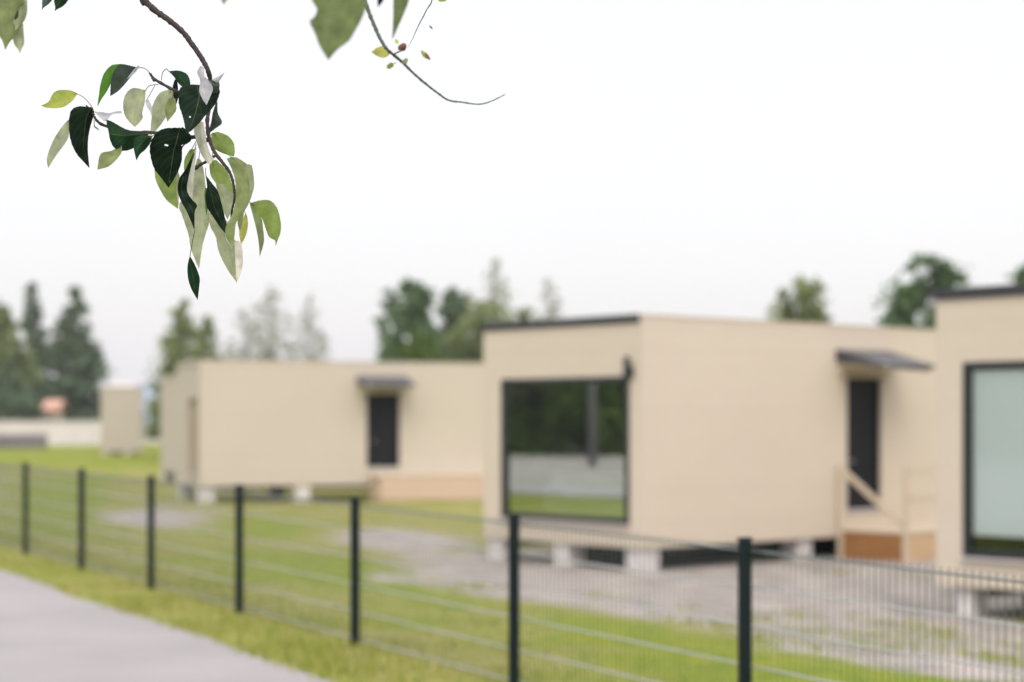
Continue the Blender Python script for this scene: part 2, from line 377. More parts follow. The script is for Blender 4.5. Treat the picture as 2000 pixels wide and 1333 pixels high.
for a, b in zip(pp[:-1], pp[1:]):
    # a runs far to near
    g = MB(); A_ = a - FL; B_ = b - FL; off = fn_ * .036
    L = (B_ - A_).length
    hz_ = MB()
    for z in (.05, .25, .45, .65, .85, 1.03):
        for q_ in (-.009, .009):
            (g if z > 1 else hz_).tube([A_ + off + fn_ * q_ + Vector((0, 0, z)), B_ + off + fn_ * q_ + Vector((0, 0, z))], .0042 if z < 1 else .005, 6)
    n = int(L / .05)
    for i in range(n + 1):
        q = A_.lerp(B_, (i + .5) / (n + 1)) + off
        g.tube([q + Vector((0, 0, .03)), q + Vector((0, 0, 1.06))], .0027, 5)
    mp_ = g.build('mesh_panel', M['wire'], fence); hz_.build('horizontal_wires', M['wire_sheen'], mp_)

# ------------------------------------------------------------------ houses
def slab(g, u0, u1, v0, v1, holes, fn, t):
    """wall u0..u1 x v0..v1, outer face at w=0, inner at w=t, with rectangular openings"""
    us = sorted({u0, u1, *[h[0] for h in holes], *[h[1] for h in holes]}); vs = sorted({v0, v1, *[h[2] for h in holes], *[h[3] for h in holes]})
    def hole(i, j):
        if not (0 <= i < len(us) - 1 and 0 <= j < len(vs) - 1): return True
        cu, cv = (us[i] + us[i+1]) / 2, (vs[j] + vs[j+1]) / 2
        return any(h[0] < cu < h[1] and h[2] < cv < h[3] for h in holes)
    for i in range(len(us) - 1):
        for j in range(len(vs) - 1):
            if hole(i, j): continue
            a, b, c, d = us[i], us[i+1], vs[j], vs[j+1]
            g.add([fn(a,c,0), fn(b,c,0), fn(b,d,0), fn(a,d,0)], [(0,1,2,3)]); g.add([fn(a,c,t), fn(b,c,t), fn(b,d,t), fn(a,d,t)], [(3,2,1,0)])
            for (di, dj, e0, e1) in ((-1,0,(a,c),(a,d)), (1,0,(b,c),(b,d)), (0,-1,(a,c),(b,c)), (0,1,(a,d),(b,d))):
                if hole(i + di, j + dj): g.add([fn(*e0,0), fn(*e1,0), fn(*e1,t), fn(*e0,t)], [(0,1,2,3)])
WB, WT, DEP = -.15, 3.13, 3.47
GROUP = 'pale timber box houses in a row'
def make_house(loc, th, L, label, clad, win, door=None, deck=None, dz=0, glassm='glass', lamp=False, blind=False, piers=(), skirt=None, framem='frame', floor_shade=False, top=3.13, edge='roof'):
    """origin at the near corner; local x runs along the long wall, local y along the window end"""
    h = tag(empty('timber_house', (loc[0], loc[1], dz), th), label, 'house', GROUP)
    T = .22; g = MB(); WT = top
    holes = [door] if door else []
    slab(g, 0, L, WB, WT, holes, lambda u, v_, w_: (u, w_, v_), T)                                  # long wall
    slab(g, T, DEP - T, WB, WT, [win] if win else [], lambda u, v_, w_: (w_, u, v_), T)                             # window end
    slab(g, 0, L, WB, WT, [], lambda u, v_, w_: (u, DEP - w_, v_), T)
    slab(g, T, DEP - T, WB, WT, [], lambda u, v_, w_: (L - w_, u, v_), T)
    g.build('wall', clad, h)
    g = MB(); g.box(T, L - T, T, DEP - T, 2.85, 2.95); g.build('roof', M['roof'], h)
    g = MB(); g.box(-.02, L + .02, -.012, .05, WT + .001, WT + .03); g.build('parapet_cap', clad, h)
    g = MB(); g.box(-.03, -.001, .06, DEP + .02, WT - .085, WT + .032); g.box(.0, .05, .06, DEP + .02, WT + .002, WT + .032)
    g.build('roof_edge', M[edge], h)
    g = MB(); g.box(T + .002, L - T - .002, T + .002, DEP - T - .002, WB + .02, WB + .17); g.build('floor', M['inside'], h)
    g = MB(); g.box(T + .003, L - T - .003, T + .003, DEP - T - .003, 2.72, 2.82)
    g.box(min(3.6, L * .6), min(3.7, L * .6 + .1), T + .003, DEP - T - .003, .03, 2.715); g.build('interior', M['inside'], h)
    if win:
        y0, y1, z0, z1 = win; fw = .075
        g = MB()
        for bx in ((y0 - .01, y0 + fw, z0 - .01, z1 + .01), (y1 - fw, y1 + .01, z0 - .01, z1 + .01), (y0 + fw, y1 - fw, z0 - .01, z0 + fw), (y0 + fw, y1 - fw, z1 - fw, z1 + .01)):
            g.box(-.02, .09, bx[0], bx[1], bx[2], bx[3])
        wf = g.build('window', M[framem], h, bevel=.004)
        g = MB(); g.add([(.035, y0 + fw - .005, z0 + fw - .005), (.035, y1 - fw + .005, z0 + fw - .005), (.035, y1 - fw + .005, z1 - fw + .005), (.035, y0 + fw - .005, z1 - fw + .005)], [(0, 3, 2, 1)]); g.build('pane', M[glassm], wf)
        g = MB(); g.box(-.06, -.022, y0 - .02, y1 + .02, z0 - .04, z0 - .012); g.build('sill', M['sill'], wf)
        if blind:
            bm_ = M['blind'] if blind is True else M[blind]; zl = z0 + (.22 if blind is True else .02)
            g = MB(); g.box(.055, .063, y0 + .02, y1 - .02, zl, z1 - .02); g.build('blind', bm_, wf)
    if door:
        a, b, c, d = door
        g = MB(); g.box(a + .04, b - .04, .10, .15, c + .045, d - .04); dr = g.build('door', M['door'], h, bevel=.003)
        g = MB(); g.box(a + .002, a + .04, .06, .16, c + .04, d - .002); g.box(b - .04, b - .002, .06, .16, c + .04, d - .002); g.box(a + .04, b - .04, .06, .16, d - .04, d - .002)
        g.build('door_frame', M['door'], dr)
        g = MB(); g.box(a + .002, b - .002, -.03, .16, c + .002, c + .04); g.build('threshold', M['sill'], dr)
        g = MB(); g.tube([(a + .12, .095, 1.02), (a + .12, .05, 1.02), (a + .24, .05, 1.02)], .011, 8); g.build('handle', M['steel'], dr)
        # lean-to canopy over the door
        c0, c1 = a - .28, b + .2; zt = 2.77; dp = .90
        g = MB()
        g.prism([(-.002, zt - .17), (-dp, zt - .30), (-dp, zt - .25), (-.002, zt)], lambda u, v_, w_: (w_, u, v_), c0, c1); cn = g.build('canopy', M['canopy'], h)
        g = MB()
        for xx in (c0 + .12, c1 - .12):
            g.bar((xx, -.005, zt - .24), (xx, -.9, zt - .32), .06, .06)
        g.box(c0 + .05, c1 - .05, -.055, -.003, zt - .40, zt - .18)
        g.build('bracket', M['wood'], cn)
    if deck:
        x0, x1, yd, zt, gz, pal = deck
        d = MB(); n = 9
        for i in range(n):
            ya = yd + (-.0 - yd) * i / n; d.box(x0, x1, ya + .004, ya - yd / n - .004, zt - .03, zt)
        dk = d.build('deck', M['wood'], h)
        d = MB(); d.box(x0 + .02, x0 + .05, yd + .05, -.01, gz, zt - .032); d.build('skirting', M[pal[0]], dk)
        d = MB(); d.box(x0 + .08, x1 - .02, yd + .02, yd + .05, gz, zt - .032); d.build('skirting', M[pal[1]], dk)
        if skirt == 'rail':
            for xx, yy in ((x0 - .03, -.06), (x0 - .03, yd - .0), ((x0 + x1) / 2, yd - .0), (x1, yd)):
                d = MB(); d.box(xx, xx + .07, yy - .035, yy + .035, gz, zt + 1.0); d.build('post', M['wood'], dk)
            d = MB()
            d.bar((x0 + .02, -.12, zt + .90), (x0 + .02, yd + .06, zt + .10), .025, .09)
            d.bar((x0 + .1, yd, zt + .93), (x1 + .04, yd, zt + .93), .03, .09); d.bar((x0 + .1, yd - .005, zt + .5), (x1 + .04, yd - .005, zt + .5), .03, .09)
            d.build('railing', M['wood'], dk)
    for (x, y, s_) in piers:
        wpt = h.matrix_basis @ Vector((x, y, 0)) if False else None
        c_, s2 = math.cos(th), math.sin(th); gx, gy = loc[0] + x * c_ - y * s2, loc[1] + x * s2 + y * c_
        gz_ = ground(gx, gy) - .08 - dz
        g = MB(); g.box(x - s_, x + s_, y - s_, y + s_, gz_, WB - .002); g.build('pier', M['conc'], h, bevel=.01)
    # floor joists, plus a dark sheet added to deepen the shade under the house
    g = MB()
    for yy in (.5, DEP / 2, DEP - .5): g.box(.3, L - .3, yy - .05, yy + .05, WB - .12, WB - .002)
    g.box(.24, L - .24, .24, DEP - .24, WB - .0, WB + .018)
    g.build('joist_and_shade_sheet', M['roof'], h)
    if floor_shade:  # set-back black boards added only to darken the gap under the floor
        g = MB(); g.box(1.1, L - .5, .9, .96, -.62, WB - .125); g.box(1.1, 1.16, .97, DEP - .4, -.62, WB - .125); g.build('added_shade_board', M['shade_black'], h)
    if lamp:
        y = .17
        g = MB(); g.box(-.03, -.002, y + .0, y + .12, 2.27, 2.42); wl = g.build('wall_lamp', M['frame'], h)
        g = MB(); g.tube([(-.09, y + .06, 2.24), (-.09, y + .06, 2.56)], .048, 12); g.bar((-.03, y + .06, 2.38), (-.06, y + .06, 2.38), .03, .03); g.build('lamp_body', M['frame'], wl, smooth=False)
    return h
TH = math.atan2(.6556, .7551)
Apos = (1.835, 25.9); Bpos = (6.95, 17.70)
std_win = (.27, 3.03, .19, 2.28)
pA = [(.22, .22, .17), (3.6, .25, .17), (7, .25, .17), (9.6, .25, .17), (.22, 1.75, .17), (.22, DEP - .22, .17), (3.6, DEP - .25, .17), (7, DEP - .25, .17)]
hA = make_house(Apos, TH, 10, 'pale timber house in the centre with a black door, canopy and big reflecting window', M['clad'], std_win, (4.52, 5.40, .22, 2.33),
                (4.28, 7.2, -1.3, -.03, -.56, ('wood_dark', 'wood_pale')), lamp=True, floor_shade=True, piers=pA, skirt='rail')
hB = make_house(Bpos, TH, 10, 'nearest timber house at the right edge with a white blind behind its end window', M['clad'], (.31, 3.10, .19, 2.28), None, None, top=3.07, glassm='glass_thin', blind=True, floor_shade=True,
                piers=[(.22, DEP - .3, .12), (.22, 1.5, .12), (.22, .3, .12), (3.6, .3, .17), (3.6, DEP - .3, .17)])
hC = make_house((-8.13, 48), R(20), 12, 'timber house left of the central one, with a narrow black door and orange skirting', M['clad_far'], (.15, 1.6, .2, 2.2), (4.5, 5.42, .28, 2.30),
                (4.55, 9.5, -.9, .12, -.55, ('wood_orange', 'wood_orange')), dz=.09, glassm='shutter', framem='shutter', edge='clad_far', piers=[(.2, .25, .2), (2.75, .25, .2), (11, .25, .2), (.2, DEP - .25, .2), (2.75, DEP - .25, .2)])
hD = make_house((-11.25, 62), R(20), 10, 'timber house half hidden behind the long pale wall on the left', M['clad_far'], None, None, None, edge='clad_far', dz=0.05, piers=[(.2, .25, .2), (.2, DEP - .25, .2), (3, .25, .2)])
hE = make_house((-20.75, 93), R(10), 2.0, 'small greyish timber house far back at the left, seen between spruces and the row', M['clad_dull'], None, None, None, edge='clad_dull', dz=.25, piers=[(.2, .25, .2), (.2, DEP - .25, .2), (1.3, .25, .2)])
# sofa standing inside the central house
sf = tag(empty('sofa', (Apos[0], Apos[1], 0), TH), 'pale blue grey sofa standing behind the big end window of the central house', 'sofa')
MB().box(.62, 1.45, .45, 2.5, .14, .46).build('seat', M['sofa'], sf, bevel=.05)
MB().box(.50, .66, .45, 2.5, .14, .86).build('backrest', M['sofa'], sf, bevel=.06)
for y in (.28, 2.5): MB().box(.52, 1.45, y, y + .17, .14, .66).build('armrest', M['sofa'], sf, bevel=.05)
for x, y in ((.6, .35), (1.35, .35), (.6, 2.6), (1.35, 2.6)): MB().box(x - .025, x + .025, y - .025, y + .025, .022, .139).build('leg', M['frame'], sf)

# ------------------------------------------------------------------ far buildings and barriers at the left
M['white'] = noisy('white_render', (.50, .47, .46), (.62, .59, .585), 1.5, .8)
M['slate'] = noisy('slate_blue_roof', (.20, .24, .31), (.26, .30, .37), 3, .7)
M['pink'] = noisy('pale_pink_roof', (.47, .42, .41), (.52, .47, .46), 3, .7)
M['orange'] = noisy('orange_brick', (.42, .25, .19), (.50, .31, .24), 12, .85)
M['greyslat'] = noisy('dark_grey_slats', (.04, .04, .055), (.14, .13, .15), .8, .7, stretch=(1, 1, .05))
def gable_house(name, x0, x1, y, dep, zb, ze, zr, wallm, roofm, label):
    h = tag(empty(name, ((x0 + x1) / 2, y, zb)), label, 'house'); hw = (x1 - x0) / 2; ze -= zb; zr -= zb
    g = MB(); g.prism([(0, 0), (dep, 0), (dep, ze), (dep / 2, zr), (0, ze)], lambda u, v_, w_: (w_, u, v_), -hw, hw); g.build('wall', wallm, h)
    g = MB()
    for sgn in (0, 1):
        a = (-.3, ze - .1) if not sgn else (dep + .3, ze - .1)
        g.prism([(a[0], a[1] + .03), (dep / 2, zr + .03), (dep / 2, zr + .18), (a[0], a[1] + .18)], lambda u, v_, w_: (w_, u, v_), -hw - .3, hw + .3)
    g.build('roof', roofm, h)
    n = max(1, int(hw * 2 / 3))
    for i in range(n):
        cx = -hw + (i + .5) * 2 * hw / n
        f_ = MB().box(cx - .6, cx + .6, -.05, -.005, ze * .35, ze * .8).build('window', M['white'], h)
        MB().box(cx - .52, cx + .52, -.062, -.053, ze * .38, ze * .77).build('pane', M['frame'], f_)
    return h
gable_house('far_house', -28.2, -24.4, 135, 8, -.3, 1.5, 4.3, M['white'], M['slate'], 'white house with a slate blue roof seen in the gap between the timber houses')
gable_house('far_house', -36.4, -33.6, 165, 9, 0, 3.0, 5.0, M['white'], M['pink'], 'distant house with a pale pink roof rising above the small far timber house')
gable_house('brick_house', -33.1, -32.4, 131, 2, 0, 2.5, 3.0, M['orange'], M['orange'], 'small orange brick outbuilding glimpsed between the two dark spruces')
wl = tag(empty('boundary_wall', (-34, 128, 0)), 'long low white wall across the far side of the lawn below the spruces', 'wall')
MB().box(-26, 6.2, 0, .25, -.7, 1.55).build('wall', M['white'], wl)
MB().box(-26.05, 6.25, -.05, .3, 1.552, 1.66).build('coping', M['conc'], wl)
fl = tag(empty('slat_fence', (-34, 112, 0)), 'dark grey slatted fence in front of the low white wall at the far left', 'fence')
g = MB()
for i in range(50): g.box(-6 + i * .236, -6 + i * .236 + .2, 0, .03, -.3, .86)
g.build('slats', M['greyslat'], fl)
for i in range(5): MB().box(-5.8 + i * 2.6, -5.7 + i * 2.6, .035, .13, -.4, .9).build('post', M['frame'], fl)

# ------------------------------------------------------------------ trees
def leaf_mat(name, c1, c2, c3, transl=.42):
    m, t, b = mat(name, c1, .75, spec=.2)
    gi = N(t, 'ShaderNodeNewGeometry'); tc = N(t, 'ShaderNodeTexCoord'); nz = N(t, 'ShaderNodeTexNoise'); nz.inputs['Scale'].default_value = .7
    t.links.new(tc.outputs['Object'], nz.inputs[0]); ad = N(t, 'ShaderNodeMath', operation='MULTIPLY_ADD'); ad.inputs[1].default_value = .45
    t.links.new(gi.outputs['Random Per Island'], ad.inputs[0])
    mr = N(t, 'ShaderNodeMapRange'); mr.inputs[1].default_value = .3; mr.inputs[2].default_value = .7; mr.inputs[4].default_value = .6
    t.links.new(nz.outputs[0], mr.inputs[0]); t.links.new(mr.outputs[0], ad.inputs[2])
    cr = N(t, 'ShaderNodeValToRGB'); cr.color_ramp.elements[0].color = (*c1, 1); cr.color_ramp.elements[1].color = (*c3, 1); x = cr.color_ramp.elements.new(.5); x.color = (*c2, 1)
    t.links.new(ad.outputs[0], cr.inputs[0]); t.links.new(cr.outputs[0], b.inputs['Base Color'])
    tr = N(t, 'ShaderNodeBsdfTranslucent'); mx = N(t, 'ShaderNodeMixShader'); mx.inputs[0].default_value = transl
    t.links.new(cr.outputs[0], tr.inputs[0]); t.links.new(b.outputs[0], mx.inputs[1]); t.links.new(tr.outputs[0], mx.inputs[2])
    t.links.new(mx.outputs[0], t.nodes['Material Output'].inputs[0])
    return m
M['f_spruce'] = leaf_mat('spruce_foliage', (.09, .14, .095), (.125, .18, .11), (.165, .22, .125))
M['f_pine'] = leaf_mat('pine_foliage', (.085, .155, .08), (.12, .20, .095), (.16, .24, .11))
M['f_birch'] = leaf_mat('birch_foliage', (.15, .20, .085), (.21, .26, .11), (.28, .32, .15))
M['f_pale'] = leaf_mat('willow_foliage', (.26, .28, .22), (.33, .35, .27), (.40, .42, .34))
M['f_bush'] = leaf_mat('bush_foliage', (.06, .10, .025), (.10, .16, .03), (.14, .20, .05))
M['bark'] = noisy('tree_bark', (.06, .05, .045), (.14, .12, .11), 9, .95, .6, stretch=(1, 1, .25))
M['bark_birch'] = noisy('birch_bark', (.12, .11, .10), (.55, .53, .50), 5, .9, .3, stretch=(1, 1, 3))
def tree(name, kind, px, top_py, half_px, Y, label, n=2600, leaf=.28, base_py=None, X=None, H=None, hw=None, group='trees beyond the houses', bare=None, fol=None):
    if X is None:
        n = int(n * (.85 if fol is M['f_pale'] else 1.2 if kind == 'birch' and Y < 100 else 2.2)); half_px *= (1.55 if fol is M['f_pale'] else 1.3)
        leaf *= .8
    x = (px - 1000) / F * Y if X is None else X
    zb = ground(x, Y) if Y < 90 else -.1
    Ht = (CAMZ - (top_py - HOR) / F * Y - zb) if H is None else H
    W = (half_px / F * Y) if hw is None else hw
    t = tag(empty(name, (x, Y, zb)), label, 'tree', group)
    rs = np.random.default_rng(int(abs(px) * 7 + Y)); rr = random.Random(int(abs(px) * 13 + Y))
    if kind == 'spruce': prof = lambda h: W * (1 - h) ** .72 * (1 if h > .06 else .5); lo = .04
    elif kind == 'pine': prof = lambda h: W * math.sin(math.pi * min(1, max(0, (h - .28) / .76)) ** .8) ** .6; lo = .34
    elif kind == 'round': prof = lambda h: W * math.sin(math.pi * min(1, max(0, (h - .08) / .96))) ** .5; lo = .12
    elif kind == 'bush': prof = lambda h: W * math.sqrt(max(0, 1 - h * h)); lo = .02
    else: prof = lambda h: W * (1 - h) ** .6 * (1 if h > .15 else .6); lo = .12
    if bare is not None: lo = bare
    nc = {'spruce': 130, 'pine': 42, 'round': 50, 'birch': 80, 'bush': 30}[kind]
    C = []
    for i in range(nc):
        h = lo + (1 - lo) * (i + rr.random()) / nc * .97; a = rr.random() * math.tau
        r = prof(h) * (rr.uniform(.35, .95)); cs = max(.25, prof(h) * {'spruce': .36, 'birch': .45}.get(kind, .42)) * rr.uniform(.7, 1.25)
        C.append((Vector((math.cos(a) * r, math.sin(a) * r, h * Ht)), cs))
    C.append((Vector((0, 0, Ht * .97)), max(.12, W * .12)))
    g = MB(); np_ = 9; pts = [Vector((.02 * Ht * noise.noise(Vector((x, k * .5, 1))) , .02 * Ht * noise.noise(Vector((Y, k * .5, 2))), Ht * .97 * k / np_)) for k in range(np_ + 1)]
    pts[0] = Vector((0, 0, -.3)); r0 = Ht * (.009 if fol is M['f_pale'] else .014) + .02
    g.tube(pts, [r0 * (1 - .93 * k / np_) for k in range(np_ + 1)], 9, .25, 3)
    g.build('trunk', M['bark_birch'] if kind == 'birch' else M['bark'], t, smooth=True)
    g = MB()
    for c, s_ in C:
        h = max(.02, c.z / Ht - .05); p0 = Vector((0, 0, h * Ht)); mid = p0.lerp(c, .5) + Vector((0, 0, .03 * Ht * (1 if kind != 'spruce' else -.3)))
        g.tube([p0, mid, c], [r0 * .35 * (1 - h) + .012, r0 * .2 * (1 - h) + .008, .006], 5)
    g.build('limbs', M['bark'], t, smooth=True)
    ws = np.array([s_ ** (2.1 if kind == 'spruce' else 1.5) for _, s_ in C]); ws /= ws.sum()
    idx = rs.choice(len(C), n, p=ws)
    cen = np.array([list(c) for c, _ in C])[idx]; rad = np.array([s_ for _, s_ in C])[idx]
    d = rs.normal(size=(n, 3)); d /= np.linalg.norm(d, axis=1)[:, None]; rr_ = np.abs(rs.normal(size=n)) * .62
    sc = np.array([1, 1, {'spruce': .45, 'pine': .7, 'birch': 1.1, 'round': .9, 'bush': .8}[kind]])
    pos = cen + d * (rad * rr_)[:, None] * sc
    pos[:, 2] = np.clip(pos[:, 2], .05, None)
    a = rs.normal(size=(n, 3)); a /= np.linalg.norm(a, axis=1)[:, None]; b = np.cross(a, rs.normal(size=(n, 3))); b /= np.linalg.norm(b, axis=1)[:, None]
    sz = (leaf * rs.uniform(.5, 1.2, n))[:, None]; a *= sz; b *= sz * .6
    V = np.stack([pos - a, pos - b * .8, pos + a, pos + b], 1).reshape(-1, 3)
    g = MB(); g.v = V.tolist(); g.f = [(4*i, 4*i+1, 4*i+2, 4*i+3) for i in range(n)]
    g.build('crown', fol or M[{'spruce': 'f_spruce', 'pine': 'f_pine', 'birch': 'f_birch', 'round': 'f_birch', 'bush': 'f_bush'}[kind]], t)
    return t
fb, fpn, fpl = M['f_birch'], M['f_pine'], M['f_pale']
tree('birch_tree', 'birch', 0, 596, 72, 138, 'leafy mid green tree at the left edge beside the tall dark spruce', 6000, .5, fol=M['f_birch'], bare=.04)
tree('spruce_tree', 'spruce', 64, 548, 50, 150, 'slender dark spruce, second from the left edge, rising above the leafy tree', 3600, .45)
tree('spruce_tree', 'spruce', 147, 556, 70, 140, 'broad dark spruce right of the slender one, above the white wall', 5000, .5)
tree('bush', 'bush', 20, 720, 48, 132, 'dark green bush at the foot of the trees at the left edge', 2400, .4, fol=M['f_spruce'])
tree('birch_tree', 'birch', 358, 580, 66, 85, 'narrow yellowish green birch behind the left end of the long wall', 3000, .26, bare=.1)
tree('birch_tree', 'birch', 404, 618, 50, 88, 'shorter light green birch close beside the narrow yellowish one', 2200, .25, bare=.1)
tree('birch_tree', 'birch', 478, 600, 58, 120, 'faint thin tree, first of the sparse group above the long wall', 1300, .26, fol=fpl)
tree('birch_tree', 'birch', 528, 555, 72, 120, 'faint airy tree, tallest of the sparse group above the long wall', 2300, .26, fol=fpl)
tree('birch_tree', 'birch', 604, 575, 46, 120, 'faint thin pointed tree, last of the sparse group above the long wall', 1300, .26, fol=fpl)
tree('pine_tree', 'pine', 762, 562, 20, 105, 'thin dark pine top at the left side of the pine group', 420, .3)
tree('pine_tree', 'round', 808, 548, 40, 100, 'round crowned green pine left of the middle of the pine group', 3000, .34, fol=fpn, bare=.36)
tree('pine_tree', 'round', 888, 560, 36, 98, 'darker pine right of the round crowned one', 2800, .34, fol=M['f_spruce'], bare=.3)
tree('bush', 'bush', 810, 648, 72, 86, 'bright green bush showing above the long wall under the pines', 2600, .28)
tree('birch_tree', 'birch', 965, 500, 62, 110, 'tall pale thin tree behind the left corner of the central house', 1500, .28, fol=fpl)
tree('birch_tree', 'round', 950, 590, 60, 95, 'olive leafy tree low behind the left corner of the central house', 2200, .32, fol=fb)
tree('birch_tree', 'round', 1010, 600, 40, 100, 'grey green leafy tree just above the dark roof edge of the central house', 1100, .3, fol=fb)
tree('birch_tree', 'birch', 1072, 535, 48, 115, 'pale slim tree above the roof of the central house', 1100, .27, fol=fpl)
tree('birch_tree', 'round', 1562, 543, 56, 75, 'round light green tree above the roof near the canopy of the central house', 2300, .26, fol=fb)
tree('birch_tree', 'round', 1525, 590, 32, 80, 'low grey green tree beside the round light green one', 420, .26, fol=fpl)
tree('pine_tree', 'pine', 1818, 492, 62, 70, 'tall dark green pine beside the roof edge of the nearest house', 3000, .26, fol=M['f_pine'])
tree('pine_tree', 'pine', 1752, 585, 48, 72, 'lower dark green pine left of the tall one by the nearest house', 1500, .26, fol=M['f_pine'], bare=.2)
tree('pine_tree', 'pine', 2008, 505, 34, 80, 'dark pine top at the right edge above the nearest roof', 1200, .28, fol=M['f_pine'])
# trees across the path, left of the frame; the big windows mirror them
ordn = ['first', 'second', 'third', 'fourth', 'fifth', 'sixth', 'seventh', 'eighth', 'ninth', 'tenth', 'eleventh']
for i in range(11):
    X, Y = -60 + 2.5 * math.sin(i * 2.1), 1 + i * 4.4; k = ('round', 'pine', 'round')[i % 3]
    tree('roadside_tree', k, 100 + i * 31, 0, 0, Y, 'dark green roadside tree mirrored in the big windows, %s of its row' % ordn[i], 6500, .5, X=X, H=9 + math.sin(i * 1.7), hw=4.9, group='trees across the path', bare=.02, fol=(M['f_pine'], M['f_birch'], M['f_pine'])[i % 3])
for i in range(9):
    Y = 3 + i * 5.1
    tree('roadside_bush', 'bush', 90 + i * 23, 0, 0, Y, 'dense green bush under the roadside trees mirrored in the big windows, %s of its row' % ordn[i], 2600, .4, X=-55 + math.sin(i * 3.0), H=3.6 + .5 * math.sin(i * 1.3), hw=3.4, group='bushes across the path', fol=M['f_bush'])
sp_ = tag(empty('street_lamp', (-34, 30.15, ground(-34, 30.15))), 'grey street lamp on the far side of the path, mirrored in the big window', 'street lamp')
g = MB(); g.tube([(0, 0, -.2), (0, 0, 3), (0, 0, 7)], [.15, .13, .08], 12); g.build('pole', M['lamp_grey'], sp_, smooth=True)
g = MB(); g.tube([(0, 0, 6.95), (.3, 0, 7.25), (1.0, 0, 7.4)], .05, 8); g.build('arm', M['lamp_grey'], sp_, smooth=True)
MB().box(.8, 1.5, -.14, .14, 7.34, 7.46).build('lamp_head', M['frame'], sp_, bevel=.03)

# ------------------------------------------------------------------ poplar in the foreground
def poplar_leaf_mat():
    m = bpy.data.materials.new('poplar_leaf'); m.use_nodes = True; t = m.node_tree; b = t.nodes['Principled BSDF']
    oi = N(t, 'ShaderNodeObjectInfo'); uv = N(t, 'ShaderNodeUVMap', uv_map='UVMap'); sp = N(t, 'ShaderNodeSeparateXYZ'); t.links.new(uv.outputs[0], sp.inputs[0])
    def ma(op, a, b_=None, c=None, clamp=False):
        x = N(t, 'ShaderNodeMath', operation=op); x.use_clamp = clamp
        for i, q in enumerate((a, b_, c)):
            if q is None: continue
            if isinstance(q, (int, float)): x.inputs[i].default_value = q
            else: t.links.new(q, x.inputs[i])
        return x.outputs[0]
    side = ma('ABSOLUTE', ma('SUBTRACT', ma('MULTIPLY', sp.outputs[0], 2), 1))
    mid = ma('SUBTRACT', 1, ma('MULTIPLY', side, 26), clamp=True)                       # midrib
    ph = ma('ADD', ma('MULTIPLY', sp.outputs[1], 9), ma('MULTIPLY', side, -2.6))
    lat = ma('POWER', ma('ABSOLUTE', ma('SINE', ma('MULTIPLY', ph, math.pi))), 26)      # side veins
    lat = ma('MULTIPLY', lat, .16)
    tc = N(t, 'ShaderNodeTexCoord'); nz = N(t, 'ShaderNodeTexNoise'); nz.inputs['Scale'].default_value = 34; nz.inputs['Detail'].default_value = 6
    t.links.new(tc.outputs['Object'], nz.inputs[0])
    nz2 = N(t, 'ShaderNodeTexNoise'); nz2.inputs['Scale'].default_value = 300; nz2.inputs['Detail'].default_value = 2; t.links.new(tc.outputs['Object'], nz2.inputs[0])
    var = N(t, 'ShaderNodeMapRange'); var.inputs[1].default_value = .3; var.inputs[2].default_value = .7; var.inputs[3].default_value = .72; var.inputs[4].default_value = 1.28; t.links.new(nz.outputs[0], var.inputs[0])
    base = N(t, 'ShaderNodeMix', data_type='RGBA', blend_type='MULTIPLY'); base.inputs[0].default_value = 1
    t.links.new(oi.outputs['Color'], base.inputs[6]); t.links.new(var.outputs[0], base.inputs[7])
    vn = N(t, 'ShaderNodeMix', data_type='RGBA'); vn.inputs[7].default_value = (.15, .18, .07, 1)
    t.links.new(ma('MULTIPLY', ma('ADD', mid, lat, clamp=True), .45), vn.inputs[0]); t.links.new(base.outputs[2], vn.inputs[6])
    t.links.new(vn.outputs[2], b.inputs['Base Color']); b.inputs['Roughness'].default_value = .5; b.inputs['Specular IOR Level'].default_value = .06
    bp = N(t, 'ShaderNodeBump'); bp.inputs['Strength'].default_value = .35; bp.inputs['Distance'].default_value = .001
    t.links.new(ma('ADD', ma('ADD', mid, lat), ma('MULTIPLY', nz2.outputs[0], .4)), bp.inputs['Height']); t.links.new(bp.outputs[0], b.inputs['Normal'])
    tr = N(t, 'ShaderNodeBsdfTranslucent'); mx = N(t, 'ShaderNodeMixShader')
    gam = N(t, 'ShaderNodeGamma'); gam.inputs[1].default_value = .78; t.links.new(vn.outputs[2], gam.inputs[0]); t.links.new(gam.outputs[0], tr.inputs[0])
    t.links.new(oi.outputs['Alpha'], mx.inputs[0]); t.links.new(b.outputs[0], mx.inputs[1]); t.links.new(tr.outputs[0], mx.inputs[2])
    t.links.new(mx.outputs[0], t.nodes['Material Output'].inputs[0])
    return m
M['leaf'] = poplar_leaf_mat()
M['twig'] = noisy('twig_bark', (.014, .010, .010), (.058, .040, .036), 260, .8, .8, dist=.002)
M['twig_green'] = noisy('twig_bark_grey', (.05, .055, .045), (.13, .14, .11), 220, .8, .8, dist=.002)
M['petiole'] = mat('petiole', (.24, .24, .12), .5)[0]
